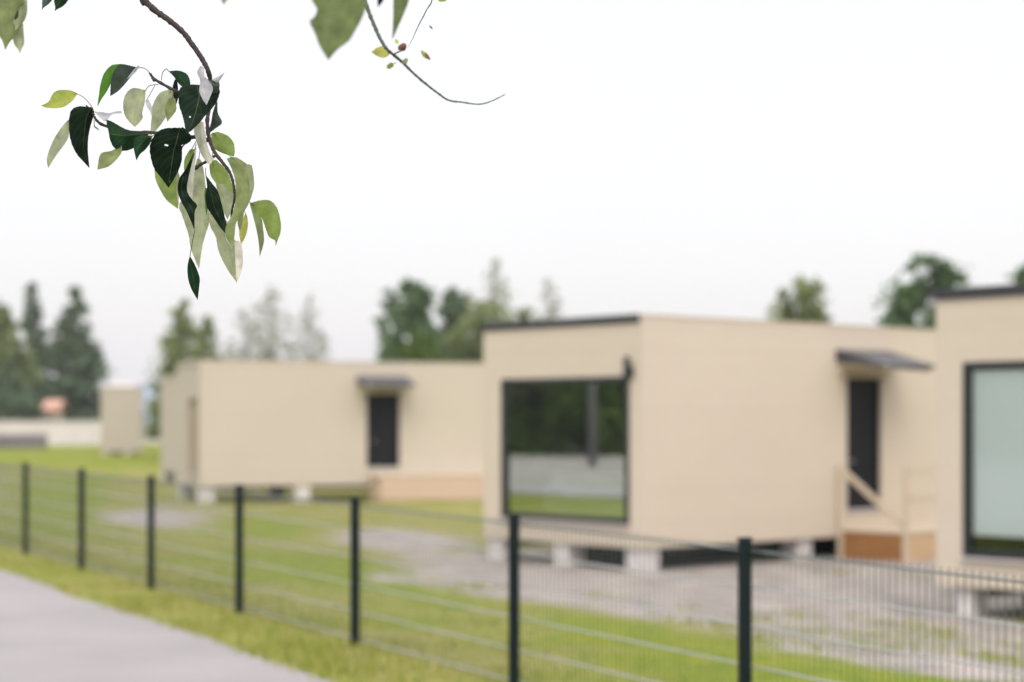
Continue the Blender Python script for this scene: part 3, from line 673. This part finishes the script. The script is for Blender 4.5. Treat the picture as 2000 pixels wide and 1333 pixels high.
# tint (r,g,b,translucency)
TINT = {'dark': (.005, .015, .008, .06), 'darkg': (.008, .030, .012, .15), 'grey': (.050, .072, .056, .15), 'green': (.055, .17, .015, .6),
        'pale': (.33, .37, .22, .5), 'cream': (.60, .61, .50, .5), 'olive': (.20, .25, .10, .5), 'yellow': (.32, .38, .07, .55), 'white': (.42, .43, .47, .35),
        'ygreen': (.19, .27, .06, .55), 'big': (.13, .17, .065, .5), 'brown': (.11, .045, .028, .2), 'gold': (.42, .44, .10, .5)}
poplar = tag(empty('poplar_tree', (-5.2, 4.85, 0)), 'poplar with leafy branches hanging sharp in the foreground at the upper left', 'tree')
PO = Vector(poplar.location)
g = MB()
tp = [Vector((0, 0, -.3)), Vector((.03, 0, .6)), Vector((.0, .04, 1.6)), Vector((.06, .0, 2.6)), Vector((.1, .05, 3.6)), Vector((.2, .05, 4.6)), Vector((.2, .1, 5.8))]
g.tube(tp, [.19, .15, .135, .12, .10, .075, .04], 14, .2, 4); g.build('trunk', M['bark'], poplar, smooth=True)
g = MB()
limb = [Vector((-5.14, 4.85, 2.7)), Vector((-4.5, 4.78, 3.1)), Vector((-3.5, 4.72, 3.36)), Vector((-2.3, 4.63, 3.45)), Vector((-1.2, 4.5, 3.39)), Vector((-.4, 4.18, 3.26)), Vector((.05, 3.95, 3.17))]
g.tube([p - PO for p in limb], [.07, .05, .042, .034, .026, .018, .01], 10, .25, 9); g.build('limb', M['bark'], poplar, smooth=True)

def catmull(P, n=6):
    P = [Vector(p) for p in P]; out = []
    for i in range(len(P) - 1):
        a, b, c, d = P[max(i-1, 0)], P[i], P[i+1], P[min(i+2, len(P)-1)]
        for k in range(n):
            t = k / n; out.append(.5 * ((2*b) + (c-a)*t + (2*a-5*b+4*c-d)*t*t + (3*b-a-3*c+d)*t**3))
    out.append(P[-1]); return out
def twig(pts, r0, r1, parent=None, name='branch', mt='twig', start=None, knob=.22, sides=9, fork=()):
    """pts: (px, py, depth) survey of the twig; start: world point where it leaves the limb"""
    P = [ray(*p) for p in pts]
    if start is not None: P = [Vector(start)] + P
    C = catmull(P, 7); n = len(C)
    rad = []
    for i, c in enumerate(C):
        u = i / (n - 1); r = r0 + (r1 - r0) * u
        r *= 1.2; r *= 1 + knob * (abs(math.sin(i * 1.9)) ** 6) + .12 * noise.noise(c * 90)
        rad.append(r)
    g = MB(); g.tube([c - PO for c in C], rad, sides, .25, 220)
    for fpts, fr0, fr1 in fork:
        F_ = catmull([ray(*p) for p in fpts], 5); m = len(F_)
        g.tube([c - PO for c in F_], [1.2 * (fr0 + (fr1 - fr0) * i / (m - 1)) * (1 + .3 * abs(math.sin(i * 2.3)) ** 4) for i in range(m)], 7, .25, 260)
    return g.build(name, M[mt], parent or poplar, smooth=True)

def leaf(parent, base, tip, wpx, tint, bend=0, Y=4.6, dY=(0, 0), lr=(1, 1), fold=.25, curl=0, wave=.0, twist=0, pet=None, shape='ovate', seed=0, name='leaf', bellyY=0, holes=()):
    """base/tip/pet: surveyed pixels; wpx: full width; bend: sideways bow of the midrib; lr: left/right half factors;
    fold: V-fold depth; curl: roll of the blade about its midrib; dY: depth offset of base and tip (m)"""
    rs = random.Random(seed + int(base[0] * 3 + tip[1])); twist += rs.uniform(-.45, .45); dY = (dY[0], dY[1] + rs.uniform(-.045, .045)); bellyY += rs.uniform(-.012, .012); NS, NT = 30, 16; fold *= 1.7; wave = max(wave, .35)
    k = Y / F
    b = Vector(base); tp_ = Vector(tip); ax = tp_ - b; L = ax.length; pr = Vector((-ax.y, ax.x)) / L     # pr: right-hand side of the midrib on screen
    ctrl = (b + tp_) / 2 + pr * bend * 2
    V = []; UV = []; pts = {}
    ph1, ph2 = rs.uniform(0, 6), rs.uniform(0, 6)
    for i in range(NS + 1):
        s = i / NS
        m = b * (1 - s) ** 2 + ctrl * 2 * s * (1 - s) + tp_ * s * s
        d = ((ctrl - b) * (1 - s) + (tp_ - ctrl) * s)
        if d.length < 1e-6: d = ax
        d = d.normalized(); n2 = Vector((-d.y, d.x))
        if shape == 'ovate': wd = (math.sin(math.pi * s ** .62)) ** .72
        elif shape == 'lance': wd = (math.sin(math.pi * s ** .78)) ** .85
        elif shape == 'tail': wd = (math.sin(math.pi * s ** 1.25)) ** 1.1
        elif shape == 'round': wd = (math.sin(math.pi * s ** .75)) ** .6
        else: wd = (math.sin(math.pi * s ** .9)) ** .75
        wd = max(0.0, wd) * (1 - .5 * sm(.74, .96, s)) * wpx / 2
        if i in (0,): wd = .4
        if i == NS: wd = .25
        Yc = Y + dY[0] * (1 - s) + dY[1] * s + bellyY * math.sin(math.pi * s)
        tw = twist * (s - .35)
        for j in range(NT + 1):
            t = -1 + 2 * j / NT; f_ = lr[1] if t > 0 else lr[0]
            edge = 1 + (.018 * math.sin(i * 2.1 + ph1) + .014 * math.sin(i * 4.4 + ph2)) * (abs(t) > .95)
            u = t * wd * f_ * edge
            ang = abs(t) * fold * 1.2 + tw * (1 if t > 0 else -1) + curl * t * t
            # sideways offset on screen stays, depth follows the fold and the waviness
            off = u * (1 - .12 * abs(curl) * t * t)
            dep = abs(u) * math.tan(min(1.2, abs(t) * fold)) * k + u * math.tan(max(-1.1, min(1.1, tw))) * k + wave * .006 * math.sin(s * 9 + ph1 + (2.0 if t > 0 else 0)) * abs(t) ** 2 + curl * abs(t) ** 3 * wpx * k * .4
            q = m + n2 * off
            dep += .0035 * noise.noise(Vector((q.x * .045 + seed, q.y * .045, 3.3))) * min(1, wd / 14)
            if wave: q = q + n2 * (wave * 2.2 * math.sin(s * 8 + ph2) * t * t * (1 if t > 0 else -1)) * min(1, wd / 6)
            pts[(i, j)] = len(V); V.append(ray(q.x, q.y, Yc + dep) - PO); UV.append(((t + 1) / 2, s))
    F_ = []
    for i in range(NS):
        for j in range(NT):
            if (i, j) in holes: continue
            F_.append((pts[i, j], pts[i, j+1], pts[i+1, j+1], pts[i+1, j]))
    g = MB(); g.v = [tuple(p) for p in V]; g.f = F_
    nb = len(g.v)
    if pet:
        a = ray(pet[0], pet[1], Y + dY[0] * .5) if len(pet) == 2 else ray(*pet)
        e_ = V[pts[0, NT // 2]] + PO; inner = V[pts[2, NT // 2]] + PO
        md = (a + e_) / 2 + Vector((0, 0, .12 * (a - e_).length))
        g.tube([p - PO for p in catmull([a, md, e_, inner], 5)], .00085, 6)
    o = g.build(name, M['leaf'], parent, smooth=True)
    uvl = o.data.uv_layers.new(name='UVMap'); UV += [(.5, .1)] * (len(g.v) - nb)
    li = np.zeros(len(o.data.loops), dtype=np.int32); o.data.loops.foreach_get('vertex_index', li)
    uvl.data.foreach_set('uv', np.array(UV)[li].ravel())
    o.color = TINT[tint]
    return o

# --- hanging leafy branch (upper left, in focus)
Z = 4.6
br = twig([(262,-45,Z),(283,0,Z),(302,20,Z),(330,40,Z),(356,62,Z),(376,88,Z),(395,116,Z),(406,138,Z),(411,160,Z+.02),(411,195,Z+.05),(405,235,Z+.03),(408,268,Z),(418,295,Z-.035),(434,317,Z-.05),(448,336,Z-.05),(456,360,Z-.05),(458,388,Z-.045),(453,414,Z-.03),(452,440,Z),(455,468,Z)],
            .0068, .0017, start=(-1.15, 4.50, 3.38), fork=[
    ([(408,275,Z),(385,268,Z),(370,268,Z),(335,262,Z+.02),(290,259,Z+.02),(250,258,Z+.03),(205,246,Z+.01),(190,237,Z),(184,228,Z)], .0042, .0024),
    ([(404,215,Z+.03),(370,190,Z+.03),(345,179,Z),(322,167,Z),(303,156,Z),(297,151,Z)], .003, .0030),
    ([(303,157,Z),(296,152,Z)], .0045, .0020),
    ([(390,322,Z),(400,318,Z+.01),(420,305,Z)], .003, .0025), ([(380,330,Z),(392,322,Z)], .0045, .003),
    ([(183,225,Z),(174,212,Z),(168,206,Z)], .0022, .001)])
def leaf_rows(parent, rows, tint, dz=0.0, seed=0, pet=None, conv=True, Y=4.6, fold=.45, tilt=None, name='leaf', hole=()):
    """one blade from surveyed cross-sections (left edge, midrib, right edge); it gets its own depth, fold, tilt and crinkle"""
    rs = random.Random(seed * 17 + 3); cv = (lambda p: Vector((60 + p[0] / 2.222, p[1] / 2.222))) if conv else (lambda p: Vector(p))
    cols = []
    for c in range(3):
        P = [cv(row[c]).to_3d() for row in rows]; cols.append([q.to_2d() for q in catmull(P, 6)])
    m = len(cols[0]); NT = 14; k = Y / F; V = []; UV = []; pt = {}
    tl = rs.uniform(-.5, .5) if tilt is None else tilt; rk = rs.uniform(-.35, .35); ph = rs.uniform(0, 6); fs = fold * rs.uniform(.6, 1.3) * (1 if rs.random() < .5 else -1)
    m0 = cols[1][0]
    for i in range(m):
        s = i / (m - 1); L_, M_, R_ = cols[0][i], cols[1][i], cols[2][i]
        ax = (cols[1][min(i + 1, m - 1)] - cols[1][max(i - 1, 0)]); ax = ax.normalized() if ax.length > 1e-6 else Vector((0, 1))
        for j in range(NT + 1):
            t = -1 + 2 * j / NT; E_ = L_ if t < 0 else R_; q = M_.lerp(E_, abs(t)); wd = (E_ - M_).length
            if abs(t) > .98: q = q + ax * (.5 * math.sin(i * 2.7 + ph)) + (E_ - M_) * (.012 * math.sin(i * 1.9 + ph))
            d_ = (M_ - m0).length * tl * k + (q - M_).length * abs(t) ** .4 * fs * k + t * wd * rk * k
            d_ += k * 5.5 * noise.noise(Vector((q.x * .05 + seed, q.y * .05, .7))) * min(1, wd / 10) + k * 2.2 * math.sin(s * 13 + ph + (1.6 if t > 0 else 0)) * t * t * min(1, wd / 10)
            pt[i, j] = len(V); V.append(ray(q.x, q.y, Y + dz + d_) - PO); UV.append(((t + 1) / 2, s))
    g = MB(); g.v = [tuple(p) for p in V]
    g.f = [(pt[i, j], pt[i, j+1], pt[i+1, j+1], pt[i+1, j]) for i in range(m - 1) for j in range(NT) if (i, j) not in hole]
    nb = len(g.v)
    if pet:
        P = [cv(p).to_3d() for p in pet]; e_ = V[pt[0, NT // 2]] + PO; inner = V[pt[3, NT // 2]] + PO
        Q = [ray(p.x, p.y, Y + dz * .6) for p in P]
        g.tube([p - PO for p in catmull([inner, e_] + Q, 5)], .0010, 6)
    o = g.build(name, M['leaf'], parent, smooth=True)
    uvl = o.data.uv_layers.new(name='UVMap'); UV += [(.5, .1)] * (len(g.v) - nb)
    li = np.zeros(len(o.data.loops), dtype=np.int32); o.data.loops.foreach_get('vertex_index', li)
    uvl.data.foreach_set('uv', np.array(UV)[li].ravel()); o.color = TINT[tint]
    return o
T3 = lambda x, y: ((x, y), (x + 1, y + 1), (x + 2, y))
ROWS = [
 ('dark', -.01, [((262,466),(264,468),(268,466)),((205,463),(250,492),(276,490)),((172,488),(240,520),(268,520)),((166,560),(234,570),(258,555)),((176,620),(230,620),(250,600)),((200,670),(234,660),(248,650)),((228,702),(243,695),(251,690)),((252,728),(254,729),(255,728))], dict(pet=[(272,490)])),
 ('green', .03, [((385,279),(388,280),(390,281)),((350,285),(365,305),(385,300)),((318,320),(338,340),(365,330)),((302,370),(320,375),(345,370)),((296,412),(308,412),(326,405)),((292,440),(299,437),(308,430)),T3(290,461)], dict(pet=[(440,290),(470,296)])),
 ('grey', 0, [((455,292),(458,298),(460,302)),((425,284),(440,315),(446,322)),((395,280),(420,340),(426,345)),((368,298),(398,368),(404,372)),((352,335),(375,392),(380,396)),((346,380),(358,408),(360,410)),T3(345,417)], dict(pet=[(490,296),(515,315),(532,340)], fold=.9)),
 ('white', -.02, [((468,284),(471,286),(473,288)),((450,300),(456,305),(461,308)),((430,325),(436,328),(441,328)),T3(418,344)], dict(fold=.9)),
 ('yellow', .01, [((200,404),(200,408),(200,412)),((170,393),(175,415),(180,440)),((125,392),(140,425),(145,464)),((98,405),(108,440),(110,471)),((80,438),(80,452),(80,470)),((60,453),(60,460),(60,466)),T3(43,458)], dict(pet=[(235,428),(268,468)])),
 ('pale', .04, [((163,520),(165,525),(167,530)),((140,545),(155,565),(165,590)),((108,592),(128,610),(148,625)),((85,640),(102,655),(118,665)),((70,690),(82,692),(95,700)),T3(75,729)], dict(pet=[(200,500),(262,505)])),
 ('pale', .02, [((496,392),(498,394),(499,397)),((445,383),(480,410),(497,420)),((412,410),(465,440),(494,450)),((401,455),(455,480),(484,490)),((408,500),(448,510),(486,512)),((428,530),(448,535),(470,535)),T3(451,551)], dict(pet=[(515,373),(555,368)])),
 ('white', 0, [((497,440),(503,434),(510,432)),((502,460),(512,455),(525,460)),((515,480),(520,480),(527,478)),T3(524,503)], dict(pet=[(512,420),(540,370)])),
 ('pale', .03, [((600,390),(608,393),(615,397)),((560,405),(590,430),(622,440)),((530,455),(570,470),(612,475)),((526,500),(555,510),(590,505)),((521,550),(540,545),(560,548)),T3(520,589)], dict(pet=[(612,386)])),
 ('olive', .01, [((600,425),(615,425),(628,430)),((583,465),(605,470),(632,475)),((585,500),(602,500),(618,500)),T3(593,528)], dict(pet=[(622,395)])),
 ('darkg', .01, [((600,310),(602,313),(604,316)),((640,307),(635,325),(622,335)),((675,320),(655,345),(635,355)),((690,345),(670,362),(650,372)),((693,372),(680,378),(665,380))], dict(pet=[(588,300),(572,318),(567,350)])),
 ('dark', .03, [((625,345),(630,347),(636,350)),((615,385),(628,390),(640,390)),((622,430),(632,430),(640,425)),T3(627,462)], {}),
 ('dark', -.04, [((698,367),(718,368),(740,370)),((655,378),(730,400),(812,385)),((641,405),(730,430),(819,410)),((643,455),(722,465),(795,462)),((656,495),(712,502),(758,502)),((665,530),(700,535),(735,532)),((670,558),(688,560),(705,562)),T3(675,583)], dict(hole=((25,4),), fold=.3)),
 ('white', -.08, [((735,290),(742,288),(752,292)),((722,315),(735,330),(755,330)),((735,350),(748,355),(772,350)),((732,395),(755,385),(790,380)),((745,430),(760,425),(785,405)),T3(762,455)], dict(fold=.8, tilt=-.2)),
 ('white', -.07, [((785,345),(790,350),(800,357)),((812,334),(812,346),(816,356)),T3(840,316)], dict(fold=.8)),
 ('grey', -.07, [((772,352),(776,362),(770,400)),((795,350),(800,372),(795,410)),((815,348),(820,366),(818,395))], dict(fold=.8, tilt=.1)),
 ('grey', -.01, [((805,443),(808,443),(811,445)),((790,490),(800,485),(812,490)),((783,530),(800,525),(830,533)),((772,565),(785,560),(800,560)),T3(757,591)], dict(pet=[(812,410)], fold=.8)),
 ('darkg', -.01, [((512,578),(514,581),(512,585)),((460,574),(460,583),(452,640)),((410,560),(410,588),(405,656)),((370,538),(370,585),(365,645)),((345,525),(345,580),(345,610)),((328,520),(330,545),(338,570))], dict(fold=.5, pet=[(530,577)])),
 ('olive', -.03, [((392,632),(394,634),(396,637)),((350,655),(372,660),(393,665)),((315,662),(338,685),(368,698)),((298,680),(315,705),(335,725)),T3(289,737)], dict(pet=[(405,605),(420,578)])),
 ('darkg', -.03, [((528,590),(528,592),(526,597)),((480,588),(498,605),(520,620)),((448,605),(470,635),(498,650)),((446,640),(458,655),(475,670)),T3(458,696)], dict(pet=[(545,577)])),
 ('dark', -.05, [((645,555),(650,557),(660,552)),((575,560),(640,585),(688,580)),((535,590),(632,620),(695,612)),((517,635),(622,655),(660,640)),((521,685),(615,695),(656,695)),((537,735),(608,740),(642,740)),((565,772),(602,780),(622,778)),T3(597,815)], dict(hole=((15,4),(15,11),(37,8)), fold=.3, pet=[(690,600)])),
 ('white', 0, [((275,485),(277,487),(280,492)),((310,488),(308,500),(305,515)),((340,492),(335,505),(325,528)),((365,485),(362,492),(350,500)),((393,484),(395,489),(392,493))], dict(fold=.9)),
 ('ygreen', .05, [((536,728),(550,728),(570,730)),((542,780),(580,790),(640,750)),((562,825),(600,830),(642,800)),((590,870),(615,868),(640,850)),T3(638,907)], dict(pet=[(620,660)])),
 ('pale', .04, [((628,740),(636,740),(642,750)),((630,790),(637,790),(642,795)),((634,850),(638,850),(642,850)),T3(640,890)], {}),
 ('cream', -.02, [((730,530),(740,528),(750,532)),((708,562),(735,570),(758,580)),((718,610),(742,615),(764,620)),((735,660),(755,660),(778,665)),((755,695),(770,700),(794,692)),T3(775,716)], dict(fold=.7)),
 ('ygreen', .04, [((785,585),(792,578),(810,572)),((783,610),(820,610),(855,590)),((790,640),(840,640),(880,620)),((830,665),(860,660),(886,655)),T3(880,680)], dict(pet=[(776,596)])),
 ('ygreen', .02, [((690,650),(700,647),(712,650)),((668,690),(685,690),(700,690)),((665,730),(675,730),(690,725)),T3(669,756)], dict(pet=[(720,610)])),
 ('dark', -.07, [((705,665),(708,663),(712,668)),((672,735),(685,740),(702,700)),((645,775),(660,775),(690,750)),((638,830),(655,835),(678,820)),((655,880),(675,875),(695,860)),((675,915),(700,905),(722,892)),((695,960),(704,955),(712,920)),T3(709,996)], dict(fold=.5, tilt=0, pet=[(718,625)])),
 ('cream', -.04, [((712,640),(716,640),(720,645)),((690,740),(700,740),(712,735)),((673,800),(690,800),(705,800)),((690,865),(697,862),(703,850)),T3(698,879)], dict(fold=.6)),
 ('pale', .06, [((722,690),(730,688),(742,700)),((706,760),(730,760),(752,750)),((700,840),(735,840),(762,830)),((645,885),(735,900),(772,900)),((662,950),(735,960),(776,960)),((685,1020),(735,1020),(760,1015)),((695,1080),(722,1080),(745,1070)),T3(729,1166)], dict(fold=.4, tilt=.1, pet=[(735,650)])),
 ('darkg', -.02, [((688,1118),(691,1116),(695,1118)),((680,1160),(698,1160),(715,1155)),((683,1210),(706,1215),(733,1205)),((697,1255),(713,1258),(732,1240)),T3(723,1301)], dict(pet=[(700,1060),(712,1000)])),
 ('dark', -.07, [((758,760),(760,758),(763,765)),((765,810),(775,810),(790,800)),((758,850),(785,850),(812,830)),((765,900),(795,895),(830,890)),((790,940),(815,940),(843,945)),((820,985),(835,985),(850,970)),T3(846,1016)], dict(fold=.5, tilt=0, pet=[(758,730)])),
 ('green', -.01, [((757,815),(760,818),(768,815)),((753,850),(760,855),(768,850)),((756,880),(763,885),(772,880)),T3(761,934)], {}),
 ('ygreen', .04, [((775,700),(790,695),(805,695)),((780,760),(800,760),(850,740)),((805,800),(835,810),(870,790)),((820,850),(850,850),(885,840)),((835,890),(855,900),(880,890)),T3(853,950)], dict(pet=[(790,660)])),
 ('pale', .02, [((803,795),(812,800),(840,800)),((815,860),(840,870),(880,850)),((830,905),(848,915),(878,900)),T3(853,952)], {}),
 ('olive', -.04, [((850,690),(870,682),(895,684)),((868,725),(905,715),(940,715)),((886,780),(925,775),(963,755)),((890,840),(925,840),(966,820)),((885,895),(920,895),(948,880)),((868,945),(895,940),(918,932)),((846,985),(865,980),(892,968)),((848,1030),(860,1030),(885,1020)),T3(876,1076)], dict(fold=.6, pet=[(845,665),(815,655)])),
 ('pale', -.07, [((935,715),(945,713),(960,718)),((942,760),(955,760),(967,760)),((950,810),(958,812),(969,815)),T3(950,860)], dict(fold=.8)),
 ('cream', -.06, [((846,960),(852,958),(858,962)),((843,1000),(853,1000),(864,995)),((850,1045),(860,1045),(868,1035)),T3(872,1080)], dict(fold=.8)),
 ('pale', .0, [((775,925),(785,925),(800,930)),((778,980),(812,980),(850,985)),((803,1030),(840,1030),(885,1040)),((812,1080),(862,1080),(915,1070)),((832,1130),(872,1130),(918,1125)),((860,1180),(882,1180),(910,1180)),T3(893,1226)], dict(fold=.9, tilt=-.2)),
 ('cream', -.08, [((884,1050),(898,1045),(914,1052)),((887,1110),(902,1105),(918,1095)),((889,1150),(905,1150),(921,1140)),((891,1190),(903,1190),(913,1185)),T3(894,1223)], dict(tilt=0, fold=.3)),
 ('gold', .05, [((930,930),(935,935),(940,940)),((908,985),(925,985),(943,975)),((905,1020),(920,1025),(935,1020)),T3(913,1060)], dict(pet=[(915,900)])),
 ('olive', .03, [((900,930),(910,930),(925,925)),((898,970),(908,975),(920,965)),T3(905,1000)], {}),
 ('ygreen', -.02, [((950,882),(955,882),(960,880)),((975,925),(985,905),(1000,870)),((1000,945),(1025,915),(1040,872)),((1012,970),(1045,945),(1070,905)),((1022,1000),(1055,985),(1085,965)),((1035,1030),(1060,1030),(1084,1010)),((1060,1045),(1068,1042),(1075,1035)),T3(1062,1066)], dict(pet=[(930,862),(884,830)], fold=.6)),
 ('olive', .01, [((950,885),(955,885),(960,888)),((965,940),(980,940),(1000,945)),((980,1000),(993,1000),(1008,990)),((990,1060),(1000,1060),(1012,1050)),T3(993,1113)], {}),
 ('dark', -.05, [((868,985),(870,983),(873,985)),((868,1020),(875,1020),(882,1020)),T3(880,1045)], {}),
 ('olive', 0, [((272,545),(276,545),(280,548)),((278,556),(284,556),(290,556)),T3(297,568)], dict(pet=[(275,520)])),
]
for i, (tn, dz_, rows, kw) in enumerate(ROWS): leaf_rows(br, rows, tn, dz_ * 1.2, i + 1, **kw)
# small bud scales at the twig tips
for q in ((297,150),(184,226),(372,268)):
    p = ray(q[0], q[1], Z) - PO; g = MB(); g.tube([p, p + Vector((-.004, 0, .006)), p + Vector((-.008, 0, .010))], [.003, .0036, .0008], 8); g.build('bud', M['twig'], br, smooth=True)

# --- twig with leaves cut by the top left corner (nearer, slightly soft)
Z2 = 4.0
br2 = twig([(60,-110,Z2),(35,-60,Z2),(28,-30,Z2)], .006, .003, start=(-1.4, 4.53, 3.40), fork=[([(60,-110,Z2),(100,-60,Z2+.1),(112,-25,Z2+.2)], .004, .002)])
for i, (b_, t_, w_, tn, kw) in enumerate([
 ((18,-50),(10,98),62,'olive',dict(bend=-3,fold=.3,Y=Z2,shape='ovate2',pet=(30,-55))),
 ((32,-20),(30,60),36,'pale',dict(bend=-6,fold=.3,Y=Z2+.05,shape='ovate',wave=.6)),
 ((24,30),(39,104),30,'pale',dict(bend=-3,fold=.5,Y=Z2+.08,shape='ovate',wave=.8)),
 ((36,20),(29,42),6,'dark',dict(Y=Z2-.03,shape='lance')),
 ((112,-30),(81,21),18,'grey',dict(bend=2,Y=4.35,shape='lance',pet=(112,-40))),
 ((122,-28),(107,22),30,'darkg',dict(bend=-4,Y=4.35,fold=.3,shape='ovate',pet=(112,-40)))]): leaf(br2, b_, t_, w_, tn, seed=60 + i, **kw)

# --- bare drooping twig with a big near leaf (upper middle)
Z3 = 4.05
br3 = twig([(690,-70,Z3),(700,-30,Z3),(712,0,Z3),(722,28,Z3),(736,62,Z3),(746,82,Z3),(756,97,Z3),(768,107,Z3+.02),(786,122,Z3+.03),(806,142,Z3+.05),(830,163,Z3+.06),(856,183,Z3+.08),(876,196,Z3+.1),(902,200,Z3+.1),(936,204,Z3+.1),(962,197,Z3+.1),(986,185,Z3+.1)],
           .0042, .0008, start=(-.40, 4.18, 3.26), mt='twig_green', knob=.3, fork=[
    ([(768,107,Z3+.02),(776,103,Z3),(786,99,Z3)], .0016, .001),
    ([(720,-60,4.2),(790,-50,4.4),(842,-8,4.45),(832,22,4.45),(820,45,4.45),(812,62,4.45),(806,76,4.45),(797,92,4.4)], .0016, .0004)])
for i, (b_, t_, w_, tn, kw) in enumerate([
 ((752,-30),(738,16),14,'dark',dict(bend=0,Y=3.5,shape='lance')),
 ((446,-40),(437,10),26,'olive',dict(bend=2,Y=3.65,shape='ovate2')),
 ((762,102),(725,102),22,'gold',dict(bend=0,Y=Z3+.05,shape='round',dY=(0,.02))),
 ((794,93),(778,99),16,'brown',dict(bend=3,Y=Z3,fold=.7,shape='round')),
 ((778,86),(771,76),7,'gold',dict(Y=Z3,shape='lance')),
 ((768,125),(755,134),11,'ygreen',dict(Y=Z3,shape='round',pet=(774,124))),
 ((788,125),(796,114),10,'olive',dict(Y=Z3,shape='round')),
 ((822,99),(840,118),10,'gold',dict(Y=Z3,shape='lance',fold=.6)),
 ((830,105),(841,118),6,'brown',dict(Y=Z3-.01,shape='lance',fold=.6)),
 ((855,-4),(872,2),11,'yellow',dict(Y=4.45,shape='round')),
 ((838,50),(846,58),3,'grey',dict(Y=4.45,shape='lance'))]): leaf(br3, b_, t_, w_, tn, seed=90 + i, **kw)

leaf_rows(br3, [((655,-75),(672,-80),(690,-72)),((600,-40),(665,-50),(715,-30)),((609,0),(664,-5),(716,5)),((619,18),(662,15),(712,24)),((614,33),(658,35),(703,44)),((605,43),(655,52),(692,64)),((616,68),(651,72),(681,81)),((624,90),(645,92),(660,97)),((640,116),(641,118),(643,116))], 'big', 0, 201, conv=False, Y=3.4, pet=[(690,-72)], fold=.25)
leaf_rows(br3, [((775,-60),(785,-62),(795,-58)),((765,-40),(785,-42),(803,-30)),((768,0),(783,0),(799,0)),((768,30),(779,30),(789,27)),((767,55),(772,55),(777,54)),((766,76),(767,77),(768,75))], 'big', 0, 203, conv=False, Y=3.6, pet=[(740,-70)], fold=.5)

# ------------------------------------------------------------------ thin air haze over the whole site
g = MB(); g.box(-1600, 1600, -1600, 1600, -2.5, 24)
hm = bpy.data.materials.new('thin_haze'); hm.use_nodes = True; t = hm.node_tree; t.nodes.clear()
o_ = N(t, 'ShaderNodeOutputMaterial'); pv = N(t, 'ShaderNodeVolumePrincipled'); pv.inputs['Density'].default_value = .00032; pv.inputs['Color'].default_value = (.9, .93, .97, 1)
t.links.new(pv.outputs[0], o_.inputs['Volume'])
hz = g.build('haze', hm); tag(hz, 'thin pale haze lying over the whole site', 'haze', kind='stuff')
